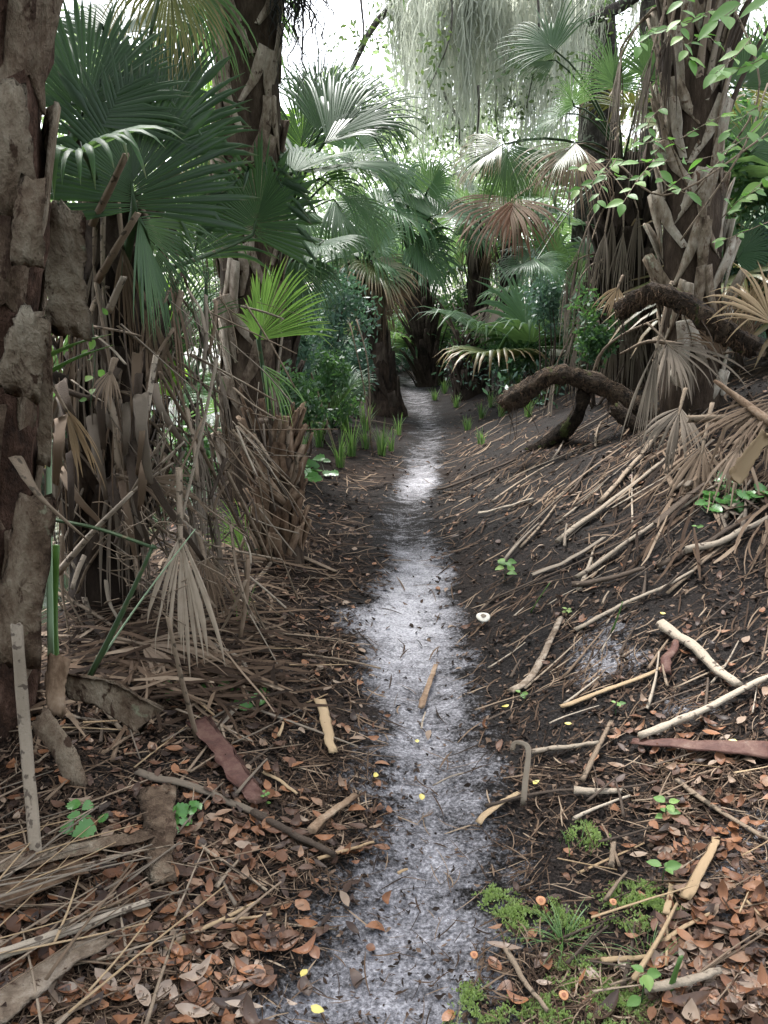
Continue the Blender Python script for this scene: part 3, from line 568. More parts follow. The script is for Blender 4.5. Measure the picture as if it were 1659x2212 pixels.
# right side: dark skirted palm and its fronds over the trail
bG = onground(2.55, 8.3); topG = at(1345, 360, 8.3)
pG = palm('cabbage_palm', 'dark skirted palm with drooping fans reaching over the trail', bG, topG, .27, .25, 'barkdark', 'bootdark', 60, .12, .5, .08, .05, split=.4)
for (h, t_, up, mt, kw) in [((1085, 312), (975, 380), (-.3, -.6, .9), 'yellow', dict(droop=.9, spread=1.3, n=48)), ((1095, 312), (1110, 440), (0, -1, .4), 'green', dict(droop=.5, spread=1.1)),
        ((1242, 308), (1160, 385), (-.4, -.8, .5), 'yellow', dict(droop=.7, spread=.8)), ((1245, 312), (1235, 440), (0, -1, .2), 'dead', dict(droop=.3, spread=.7)),
        ((1108, 428), (1050, 525), (-.3, -.9, .3), 'dead', dict(droop=.5, spread=1.1, n=34)), ((1110, 430), (1125, 540), (0.2, -.9, .3), 'deadred', dict(droop=.3, spread=.6, n=22)),
        ((1325, 190), (1330, 60), (0, -1, .3), 'blue', dict(droop=.3, spread=1.9, n=50, fuse=.3)), ((1225, 245), (1140, 270), (-.1, -.7, .7), 'blue', dict(droop=.5, spread=1.5, fuse=.3)),
        ((1200, 110), (1130, 30), (-.3, -.9, .3), 'green', dict(droop=.3, spread=1.5, fuse=.35)), ((1200, 130), (1110, 130), (-.3, -.9, .3), 'green', dict(droop=.4, spread=1.0, fuse=.35)),
        ((1400, 170), (1440, 60), (0, -1, .3), 'green', dict(droop=.3, spread=1.4)), ((1240, 230), (1220, 150), (0, -1, .3), 'blue', dict(droop=.4, spread=1.6, fuse=.3)),
        ((1150, 560), (1060, 590), (-.1, -.5, .9), 'green', dict(droop=.8, spread=1.5)), ((1160, 560), (1230, 600), (.1, -.5, .9), 'blue', dict(droop=.8, spread=1.5))]:
    kw.setdefault('n', 40)
    fan(pG, topG, h, 7.6+U(-.3, .3), t_, 7.5+U(-.3, .3), up, mt, pw=.009, pmat='stalkgreen' if mt in ('green', 'blue', 'yellow') else 'stalk', arch=.2, **kw)
for hz in (.3, .9, 1.4): skirt(pG, topG-UP*hz, 8, .75, .27, ('deadgrey', 'stalkdark', 'deadgrey'), (3, 6.4), .3, 14, narrow=True)

# right palm with the bold diamond lattice of leaf bases
bH = onground(2.32, 6.0); topH = at(1490, -200, 6.2)
pH = palm('cabbage_palm', 'palm with bold pale diamond leaf bases on the right bank', bH, topH, .205, .19, 'bark', 'bootgrey', 66, .125, .38, .07, .02, split=.5, top_w=.32, tilt=.26)
for k in range(42):
    az = U(2.3, 7.0); z = U(.52, .97); h = np.array([math.cos(az), math.sin(az), 0]); p0 = bH+(topH-bH)*z+h*.17
    ln = U(.4, .95); o_ = U(.12, .45); pts = crom([p0, p0+h*ln*o_*.4+UP*ln*.5, p0+h*ln*o_+UP*ln*.97], 7)
    build('leaf_stalk', [tube(pts, np.linspace(.034, .013, 7), np.linspace(.018, .008, 7), 6, h, .1)], MT[['stalkdark', 'stalkdark', 'stalk', 'stalkdark', 'stalkpale' if k % 2 else 'stalk'][k % 5]], pH)
for hz in (.6,): skirt(pH, topH-UP*hz, 4, .7, .25, ('deadgrey', 'stalkdark'), (3, 6.4), .2, 12, narrow=True)
crown(pH, topH, 9, .8, .9, (70, 10))
fan(pH, topH-UP*1.2, (1600, 190), 6.3, (1659, 60), 6.4, (-.3, -1, .2), 'green', n=40, spread=1.5, droop=.4)
fan(pH, topH-UP*1.4, (1620, 330), 6.8, (1700, 250), 6.9, (-.3, -1, .2), 'green', n=40, spread=1.5, droop=.5)
fan(pH, topH-UP*1.4, (1590, 560), 7.2, (1659, 470), 7.2, (-.3, -1, .2), 'green', n=40, spread=1.9, droop=.6)
for (h, t_, mt) in [((1612, 690), (1655, 600), 'tan'), ((1560, 770), (1530, 640), 'dead'), ((1640, 700), (1700, 640), 'tan'), ((1600, 760), (1590, 640), 'dead')]:
    fan(pH, bH+UP*.3, h, 5.6, t_, 5.5, (-.2, -1, .3), mt, n=26, spread=.6, droop=.45, fuse=.35, kink=.2, pmat='stalk')

# background palms
bgp = [(-3.1, 8.0, .9, 13, 'leafy palm growing at the river edge beyond the skirted palm'), (-4.6, 10.5, 1.6, 12, 'palm at the water edge half hidden by the big dark fans'),
       (-2.3, 11.0, .7, 12, 'low palm in the undergrowth left of the tall trunk'), (-3.6, 15., 1.8, 11, 'far palm by the river behind the tall trunk'),
       (-1.5, 13.5, .3, 11, 'low fan palm left of the leaning dark trunk'), (-1.3, 18., 1.3, 12, 'palm behind the leaning dark trunk'), (-2.6, 22., 2.2, 11, 'far palm beyond the leaning dark trunk'),
       (.2, 22., 1.8, 12, 'pale far palm closing off the trail'), (1.9, 18.5, 1.4, 12, 'palm behind the fuzzy stump'), (2.6, 23., 2.3, 12, 'far palm under the hanging moss'), (-.2, 29., 2.6, 12, 'farthest palm above the end of the trail'),
       (3.2, 13.5, 1.0, 12, 'palm right of the fuzzy stump under the brown fans'), (4.6, 17., 2.0, 12, 'palm behind the dark skirted palm'), (4.0, 8.0, .8, 12, 'low palm behind the diamond-based palm'),
       (5.2, 9.5, 1.8, 12, 'palm filling the gap at the right edge'), (2.0, 11.0, .0, 9, 'stemless fan palm on the bank behind the curved log'), (5.8, 13., 2.4, 12, 'far palm at the right edge behind the vine')]
bgp += [(4.3, 12., 3.0, 12, 'tall palm between the dark skirted palm and the oak trunk'), (6.6, 16., 4.0, 12, 'tall far palm behind the right palms'), (7.4, 11., 3.0, 12, 'palm beyond the right edge of the bank'), (-.9, 24., 3.4, 11, 'tall far palm left of the trail end'), (1.3, 26., 3.8, 11, 'tall far palm right of the trail end'), (3.9, 21., 3.2, 12, 'tall far palm behind the brown hanging fans'), (-3.4, 18.5, 3.0, 11, 'tall palm at the river bend'), (2.4, 15.5, 2.6, 12, 'palm whose crown shows between the brown fans'), (.9, 16.8, .2, 10, 'ground-hugging fan palm right of the trail bend'), (-1.0, 15.2, .2, 10, 'ground-hugging fan palm left of the trail bend')]
for (x, y, h, n, lb) in bgp:
    b = onground(x, y, -.1); t_ = b+np.array([U(-.15, .15), U(-.1, .1), max(h, .15)])
    e = midpalm(lb, b, t_, .17, n, U(.85, 1.05), U(.8, 1.1), nb=18 if y < 16 else 8, nseg=30 if y < 14 else 22, m=6, sk_n=4 if h > .6 else 0,
                mats=('blue', 'green', 'blue') if y > 12 else ('green', 'blue', 'yellow'), el=(80, -25 if h > .5 else 15))
# small fan seedlings near the trail
for (d, Yo, sz, mt, lb) in [((715, 935), 0, .55, 'green', 'dark palm seedling left of the leaning trunk'), ((1110, 820), 0, .5, 'blue', 'spiky palm seedling on the bank by the curved log'),
                            ((1010, 790), 0, .6, 'green', 'palm seedling between the far dark trunks'), ((1240, 740), 0, .55, 'green', 'drooping green palm seedling above the curved log')]:
    b = gp(*d); e = empty('palm_seedling', b, lb, 'palm seedling')
    for k in range(6):
        a = k*1.05+U(-.2, .2); h = np.array([math.cos(a), math.sin(a)*.7, 0]); hub = b+h*sz*.3+UP*sz*U(.5, .8)
        frond(e, b, hub, nrm(h*.6+UP*U(.3, .9)), nrm(UP*.6-h*.5+FC*.4), sz*U(.8, 1.1), mt, 'stalkgreen', .007, .05, n=22, spread=U(.6, 1.1), droop=.6, m=7)

# ------------------------------------------------------------------ oaks, hanging moss
def limb(parent, pts, r0, r1, n=14, name='limb', mat='oak', k=8): return build(name, [tube(crom(pts, n), np.linspace(r0, r1, n), None, k, None, .10)], MT[mat], parent, True)
YO = 13.5
def oak(label, xD, Yd, r, lims):
    x = at(xD, 60, Yd)[0]; b = onground(x, Yd, -.1)
    e = empty('live_oak', b, label, 'tree')
    build('trunk', [tube(crom([b, at(xD, 300, Yd), at(xD-4, 60, Yd), at(xD+4, -160, Yd), at(xD-10, -420, Yd)], 18), np.linspace(r*1.3, r*.7, 18), None, 12, None, .07)], MT['oak'], e, True)
    for (pts, r0, r1, nm) in lims: limb(e, [at(a, c, d) for a, c, d in pts], r0, r1, 14, nm)
    return e
o1 = oak('mossy live oak trunk at the top beyond the hanging moss', 1440, 14.5, .36, [([(1440, -120, 14.5), (1250, -160, 14), (1050, -120, 13.5), (850, -150, 13.2), (640, -140, 13)], .2, .06, 'limb'),
     ([(1440, -60, 14.5), (1330, 20, 14.2), (1200, 70, 13.6), (1080, 90, 13.2), (1010, 20, 13)], .10, .05, 'limb'), ([(1010, 20, 13.), (1060, 70, 13), (1110, 120, 12.9)], .06, .02, 'limb'),
     ([(930, -120, 13.2), (938, 60, 13.1), (945, 160, 13.), (965, 215, 13.), (992, 262, 12.9), (993, 310, 12.9)], .035, .02, 'hanging_branch'), ([(1120, -130, 13.6), (1150, 30, 13.), (1172, 120, 13), (1180, 200, 12.9)], .03, .012, 'hanging_branch')])
o2 = oak('dark live oak trunk at the top left of the mossy one', 1296, 15.5, .30, [([(1296, -100, 15.5), (1120, -40, 15), (960, -60, 14.6), (820, 40, 14.4), (760, 150, 14.2)], .14, .03, 'limb'), ([(1296, -100, 15.5), (1000, -200, 15), (700, -180, 15)], .14, .06, 'limb')])
def mosshank(topP, ln, wid, nst, label, mat='oldman', group='moss hanging from the oak limbs', w=.012):
    m = 14; off = R.normal(0, 1, (nst, 2))*wid*np.array([1, .7]); L_ = ln*U(.35, 1., nst)*np.exp(-.25*(off[:, 0]/wid)**2)
    s_ = np.linspace(0, 1, m); P = np.zeros((nst, m, 2, 3)); st = U(0, .25, nst)*ln
    wob = np.cumsum(R.normal(0, .028, (nst, m, 2)), 1)
    cx = topP[0]+off[:, :1]*(1-.35*s_)+wob[..., 0]; cy = topP[1]+off[:, 1:]*(1-.35*s_)+wob[..., 1]; cz = topP[2]-st[:, None]-L_[:, None]*s_
    a = U(0, 3.14, nst); ww = w*(1.1-s_)*1.0
    for q, sg in ((0, -1), (1, 1)):
        P[:, :, q, 0] = cx+sg*ww*np.cos(a)[:, None]; P[:, :, q, 1] = cy+sg*ww*np.sin(a)[:, None]; P[:, :, q, 2] = cz
    o = build('hanging_moss', [(P, False)], MT[mat]); tag(o, label, 'moss', group); return o
for i in range(46):
    xD = 872+i*8.2+U(-14, 14); Yd = U(11.5, 17); tp = at(xD, -130+U(-20, 90), Yd); bt = at(xD, U(190, 350) if i > 3 else U(120, 240), Yd)
    mosshank(tp, (tp[2]-bt[2])*1.25, U(.07, .2), int(U(35, 120)), '%s hank of pale hanging moss at the %s of the curtain' % (('long' if bt[2] < 4.4 else 'short'), ('left end', 'left part', 'middle', 'right part', 'right end')[min(4, i*5//46)]))
for i, (xD, yb, Yd) in enumerate([(840, 60, 15), (1290, 260, 14.5), (1390, 150, 15), (1475, 120, 14), (1640, 80, 12), (1240, 160, 16), (760, 40, 17)]):
    tp = at(xD, -130, Yd); mosshank(tp, tp[2]-at(xD, yb, Yd)[2], .16, 90, ('moss tuft left of the pale curtain', 'moss tuft between the two oak trunks', 'moss tuft left of the mossy oak trunk', 'moss tuft right of the mossy oak trunk', 'moss tuft in the top right corner', 'moss tuft just left of the dark oak trunk', 'far moss tuft in the white sky gap')[i], group='short moss tufts')
tp = at(632, -150, 5.7); mosshank(tp, tp[2]-at(632, 215, 5.7)[2], .05, 120, 'dark stringy moss hanging beside the tall palm trunk', 'darkmoss', None, .008)

# ------------------------------------------------------------------ shrubs, canopy, far woods
def leafcloud(C, S, n, sz, asp=.45):
    """n little pointed leaves in an ellipsoid; returns strips array"""
    p = nrm(R.normal(0, 1, (n, 3)))*(R.random((n, 1))**.45)*S+C
    d = nrm(R.normal(0, 1, (n, 3))+np.array([0, 0, -.3])); s_ = nrm(np.cross(d, R.normal(0, 1, (n, 3))))
    z = sz*U(.6, 1.3, n)[:, None]; P = np.zeros((n, 3, 2, 3))
    for j, (l, w) in enumerate(((0, .12), (.5, .5), (1, .04))):
        P[:, j, 0] = p+d*z*l-s_*z*w*asp; P[:, j, 1] = p+d*z*l+s_*z*w*asp
    return P
def shrub(label, c, S, n, sz, mat, stems=5, cat='shrub', name='shrub', group=None, lobes=7):
    c = np.asarray(c, float); S = np.asarray(S, float); g = onground(c[0], c[1], -.05); e = empty(name, g, label, cat, group)
    PP = []; lob = []
    for k in range(lobes):
        cc = c+nrm(R.normal(0, 1, 3))*S*U(.25, .75); lob.append(cc); PP.append((leafcloud(cc, S*U(.3, .55), int(n*1.5)//lobes, sz), False))
    build('foliage', PP, MT[mat], e)
    for k in range(stems): build('stem', [tube(crom([g+R.normal(0, .06, 3)*[1, 1, 0], (g+lob[k % lobes])/2+R.normal(0, .06, 3), lob[k % lobes]], 7), np.linspace(.014, .004, 7), None, 5)], MT['stalkdark'], e)
    return e
for (D, Yd, S, n, sz, mt, lb) in [((690, 690), 9.0, (.55, .6, .75), 1500, .07, 'shrubblue', 'feathery blue-green shrub left of the leaning trunk'), ((640, 720), 7.6, (.35, .4, .6), 900, .07, 'shrubblue', 'cool green shrub in front of the tall trunk'),
        ((720, 860), 9.5, (.5, .5, .5), 900, .06, 'shrub', 'low shrub at the foot of the leaning trunk'), ((615, 330), 9.0, (.35, .5, .55), 700, .085, 'shrublime', 'bright yellow-green shrub right of the tall trunk'),
        ((455, 260), 9.5, (.45, .5, .8), 700, .085, 'shrublime', 'bright yellow-green shrub left of the tall trunk'), ((340, 700), 6.6, (.35, .5, .8), 800, .085, 'shrublime', 'bright green shrub seen between the dark stalks'),
        ((120, 900), 6.4, (.4, .5, .5), 600, .08, 'shrub', 'green shrub by the water behind the dead stalks'), ((1190, 640), 9.2, (.45, .5, .75), 1500, .055, 'shrubblue', 'feathery shrub beside the dark skirted palm'),
        ((1060, 740), 12.5, (.8, .6, .6), 1100, .07, 'shrub', 'shrub behind the fuzzy stump'), ((1290, 700), 7.7, (.35, .3, .45), 700, .06, 'shrub', 'leafy shrub below the dark skirted palm'),
        ((1600, 330), 7.8, (.7, .6, 1.1), 1500, .08, 'shrub', 'dense shrub behind the vine at the right edge'), ((1620, 560), 7.4, (.5, .5, .6), 1100, .07, 'shrubblue', 'dark shrub right of the diamond-based palm'),
        ((960, 690), 17, (1.0, .8, .7), 1100, .10, 'shrub', 'far shrub right of the trail bend'), ((820, 730), 19, (1.2, .8, .8), 1100, .11, 'shrubblue', 'far shrub left of the trail bend'), ((560, 560), 8.6, (.5, .6, .8), 1100, .07, 'shrubblue', 'shrub hidden behind the broad folded fan'),
        ((680, 800), 8.3, (.45, .4, .5), 1000, .06, 'shrub', 'fern-like shrub behind the leaning pole'), ((760, 790), 10.2, (.35, .4, .5), 800, .06, 'shrubblue', 'ferny shrub against the leaning trunk'), ((640, 880), 6.4, (.3, .3, .35), 600, .055, 'shrub', 'low leafy clump behind the stocky palm'), ((1110, 760), 10.5, (.5, .4, .4), 900, .06, 'shrub', 'leafy clump on the bank behind the curved log'), ((420, 980), 7.4, (.5, .5, .4), 700, .08, 'shrub', 'shrub on the river edge behind the collapsed fronds')]:
    shrub(lb, at(*D, Yd), S, n, sz, mt)
# sparse oak foliage against the sky
for (D, Yd, S, n, lb) in [((780, 85), 13.6, (.55, .4, .25), 260, 'small oak spray floating in the white sky gap'), ((975, 240), 12.6, (.4, .3, .5), 240, 'oak twig leaves beside the hanging branch'), ((1060, 90), 12.8, (.8, .4, .5), 420, 'oak leaves on the pale limb'),
        ((1100, 230), 12.4, (.4, .3, .3), 200, 'oak leaves low in the moss curtain'), ((1250, 30), 13.5, (.9, .5, .5), 500, 'oak leaves by the dark oak trunk'), ((1380, 90), 16.5, (.9, .6, 1.0), 900, 'oak leaves filling the gap between the oak trunks'), ((1560, 40), 15, (.8, .6, .8), 600, 'oak leaves right of the mossy oak trunk'), ((880, 30), 14, (.6, .4, .4), 260, 'oak leaves left of the moss curtain'), ((940, 120), 11.6, (.25, .3, .7), 200, 'dark oak twig hanging in front of the moss'), ((1150, 150), 11.4, (.5, .3, .5), 300, 'leafy oak twig at the right of the moss'), ((1030, 300), 11.8, (.5, .3, .3), 220, 'oak leaves at the foot of the moss curtain')]:
    c = at(*D, Yd); e = empty('oak_spray', c, lb, 'oak branch')
    build('foliage', [(leafcloud(c, np.array(S)*[1.3, 1, .8], n//2, .085, .5), False)], MT['oakleaf'], e)
    build('twig', [tube(crom([c+UP*S[2]*2.2, c+UP*S[2]*.6+R.normal(0, .1, 3), c-UP*S[2]*.6+R.normal(0, .15, 3)], 8), np.linspace(.02, .006, 8), None, 5)], MT['oak'], e)
PP = []
for k in range(680):
    x = U(-30, 30); y = U(22, 46); z = R.random()**.75*(7.6+1.2*math.sin(x*.45)+y*.03)
    PP.append((leafcloud(np.array([x, y, z]), np.array([1.9, 1.7, 1.3])*U(.5, 1.2), 170, .24, .5), False))
tag(build('woods', PP, MT['woods']), 'far-off woods closing the view', None, None, 'stuff')
PP = []
for k in range(60):
    x = U(-60, -32); y = U(8, 60); PP.append((leafcloud(np.array([x, y, U(-.3, 2.6)]), np.array([2., 2., 1.3])*U(.6, 1.2), 120, .4, .5), False))
tag(build('woods', PP, MT['shrub']), 'green woods on the far river bank', None, None, 'stuff')
PP = []
for k in range(70):
    x = U(-3.5, 6.0); y = U(9, 22); g = float(hgt(x, y))
    if abs(x-xc(y)) < .7: continue
    PP.append((leafcloud(np.array([x, y, g+.25]), np.array([.6, .6, .35]), 130, .09, .4), False))
tag(build('undergrowth', PP, MT['shrubblue']), 'low tangled undergrowth along the far trail', None, None, 'stuff')

# oak crown out of view, added for shade; unseen woods behind also cut sky light
b = onground(-5.2, 1.0, -.2); e = empty('live_oak', b, 'unseen live oak added to shade the left side of the trail', 'tree')
build('trunk', [tube(crom([b, b+[.2, .2, 2.5], b+[1.0, .8, 5.2], b+[2.2, 1.5, 6.6]], 14), np.linspace(.4, .2, 14), None, 10, None, .08)], MT['oak'], e, True)
PP = []
for k in range(24): PP.append((leafcloud(np.array([U(-6, -.6), U(-2.5, 7.0), U(5.4, 7.6)]), np.array([.9, .9, .45]), 170, .13, .5), False))
build('crown', PP, MT['oakleaf'], e)
for k in range(5):
    q = np.array([U(-4, -.6), U(-1, 6.5), U(5.8, 7)]); build('limb', [tube(crom([b+[1.0, .8, 5.2], (b+q)/2+UP*3, q], 9), np.linspace(.13, .04, 9), None, 7, None, .08)], MT['oak'], e, True)
PP = []
for k in range(110): PP.append((leafcloud(np.array([U(-14, 14), U(-13, -3.5), U(0, 8.5)]), np.array([1.6, 1.5, 1.2]), 110, .32, .5), False))
tag(build('woods', PP, MT['shrub']), 'dense unseen woods where the trail comes from', None, None, 'stuff')

# landmarks that labels refer to (reading-grid positions)
LMK = [(35,1600,'tall pale stalk'), (500,1650,'curved red sheath'), (345,1820,'pale greenish sheath'), (150,2040,'white weathered stalk'), (100,2140,'pinkish corner sheath'), (160,1865,'lichened bark strip'), (460,2010,'tan split stalk'), (656,2115,'yellow leaf by the sand'),
 (715,1775,'dark reddish bark slab'), (706,1580,'tan split sheath'), (525,1510,'heart-leaved vine'), (395,1785,'heart-leaved sprig'), (180,1800,'two-leaved sprout'), (925,1490,'orange bark strip'), (895,1900,'middle of the pale sand'), (850,2150,'near end of the sand'), (1042,1340,'white mushroom'),
 (1138,1670,'curled tan strip'), (1500,1565,'thick pale stick'), (1520,1632,'dark-red sheath'), (1440,1770,'lime seedling'), (1395,1965,'largest moss cushion'), (1235,1985,'middle moss cushion'), (1330,2185,'bottom moss cushion'), (1500,1920,'tan strip among the leaves'),
 (1600,1780,'brown stalk at the right edge'), (1470,2150,'lichen-white stick'), (1510,1435,'white plank-like stalk'), (1600,2080,'lower right corner'), (1092,1240,'bright bank seedling'), (1560,1085,'grape-leaved vine'), (1400,1150,'long pale stalks'), (1230,900,'curved log'), (1480,690,'upper log'),
 (1550,950,'brown dead fan'), (390,1250,'pale dead fan'), (610,1100,'stocky palm'), (200,1300,'snapped green petiole'), (250,850,'skirted palm'), (60,950,'big left trunk'), (330,1020,'forked branch'), (470,850,'long white stalk'), (300,2150,'lower left corner'), (580,1900,'litter left of the sand'), (450,690,'upright green stalks'), (500,1330,'brown curved stalk')]
def near(a, b): return min(LMK, key=lambda l: (l[0]-a)**2+(l[1]-b)**2)[2]
MW = dict(stalk='brown', stalkpale='pale', stalkdark='dark', dead='tan-brown', deadgrey='grey', tan='straw-coloured')
# ------------------------------------------------------------------ logs on the bank
def gpath(D, n, lift):
    p, ok = ghit(np.array([a for a, b in D], float), np.array([b for a, b in D], float)); q = crom(p, n)
    q[:, 2] = hgt(q[:, 0], q[:, 1])*.65+q[:, 2]*.35+lift; q[:, 2] = np.maximum(q[:, 2], hgt(q[:, 0], q[:, 1])+lift*.4); return q
def log(label, D, ys, ws, extra=(), name='fallen_log', nn=44, roots=10, mat='log'):
    P = np.array([at(a, b, y) for (a, b), y in zip(D, ys)]); e = empty(name, P[-1], label, 'log')
    def seg(P, ws, nm, n):
        pts = crom(P, n); r = np.interp(np.linspace(0, 1, n), np.linspace(0, 1, len(ws)), ws)/FD*np.linalg.norm(P[0]-CAM)/2*.74
        r = r*(1+.24*(fbm(np.arange(n)*.9, np.zeros(n), int(R.integers(99)), 3)-.5)*2)
        return build(nm, [tube(pts, r, None, 14, None, .11)], MT[mat], e, True)
    seg(P, ws, 'trunk', nn)
    for (D2, y2, w2) in extra: seg(np.array([at(a, b, y) for (a, b), y in zip(D2, y2)]), w2, 'branch', 14)
    fur = []
    pts = crom(P, 60); rr_ = np.interp(np.linspace(0, 1, 60), np.linspace(0, 1, len(ws)), ws)/FD*np.linalg.norm(P[0]-CAM)/2; nf = 1800
    i_ = (R.random(nf)**1.4*59).astype(int); dd = nrm(R.normal(0, 1, (nf, 3))+[0, -.4, -.2]); b_ = pts[i_]+dd*rr_[i_][:, None]*.7; d2 = nrm(dd*.5+R.normal(0, .6, (nf, 3))-UP*.5); sd2 = nrm(np.cross(d2, dd)); L2 = U(.012, .05, nf)[:, None]
    F_ = np.zeros((nf, 3, 2, 3))
    for j, tt in enumerate((0, .5, 1)):
        cc = b_+d2*L2*tt-UP*L2*.3*tt*tt; F_[:, j, 0] = cc-sd2*.0022*(1.1-tt); F_[:, j, 1] = cc+sd2*.0022*(1.1-tt)
    build('fibres', [(F_, False)], MT['fibredark'], e)
    for k in range(roots):
        i = int(R.integers(0, len(P))); p = P[i]+R.normal(0, .03, 3); d = R.normal(0, 1, 3)*[1, 1, .2]; ln = U(.1, .35)
        build('rootlet', [tube(crom([p, p+d*.05-UP*ln*.5, p+d*.08-UP*ln], 6), np.linspace(.005, .002, 6), None, 4)], MT['stalkdark'], e)
    return e
YL = gp(1190, 955)[1]
log('dark curved log with a furry rotten end arching over the bank', [(1092, 868), (1120, 855), (1165, 825), (1210, 808), (1300, 832), (1370, 875), (1425, 900), (1470, 930)], np.linspace(YL-.25, YL-.75, 8), [52, 66, 58, 52, 56, 60, 58, 50],
    [([(1262, 840), (1250, 890), (1225, 925), (1190, 955), (1150, 975)], [YL-.45, YL-.4, YL-.3, YL-.1, YL], [40, 40, 46, 56, 40]), ([(1330, 885), (1365, 915), (1400, 935), (1440, 925)], [YL-.75, YL-.8, YL-.8, YL-.75], [36, 42, 40, 34])], roots=26)
log('upper mossy log bowed in front of the diamond-based palm', [(1342, 668), (1375, 648), (1415, 632), (1475, 652), (1530, 690), (1580, 725), (1625, 750)], [5.7, 5.6, 5.5, 5.4, 5.3, 5.25, 5.2], [44, 52, 50, 50, 52, 54, 46], roots=8)

# ------------------------------------------------------------------ stalks, strips and bark lying or leaning (each one a thing)
def lying(name, label, cat, D, w, mat, flat=.35, n=10, k=6, taper=(1., .7), rough=.12, lift=None, group=None, fold=False, curl=0.):
    p0 = gp(*D[0]); r = w/FD*np.linalg.norm(p0-CAM)/2
    pts = gpath(D, n, (lift if lift is not None else r*flat+(.03 if w > 20 else .02)))
    pts += np.cumsum(R.normal(0, r*.10, (n, 3)), 0)*[1, 1, .3]
    rr = np.linspace(r*taper[0], r*taper[1], n)*(1+R.normal(0, .05, n))
    g = gnorm(pts[:, 0].mean(), pts[:, 1].mean())
    return tag(build(name, [tube(pts, rr, np.maximum(rr*flat, .0025), k, g, rough, curl=curl)], MT[mat]), label, cat, group)
def leaning(name, label, cat, D, ys, w, mat, **kw): return tag(stalk(None, name, D, ys, w, mat, **kw), label, cat)
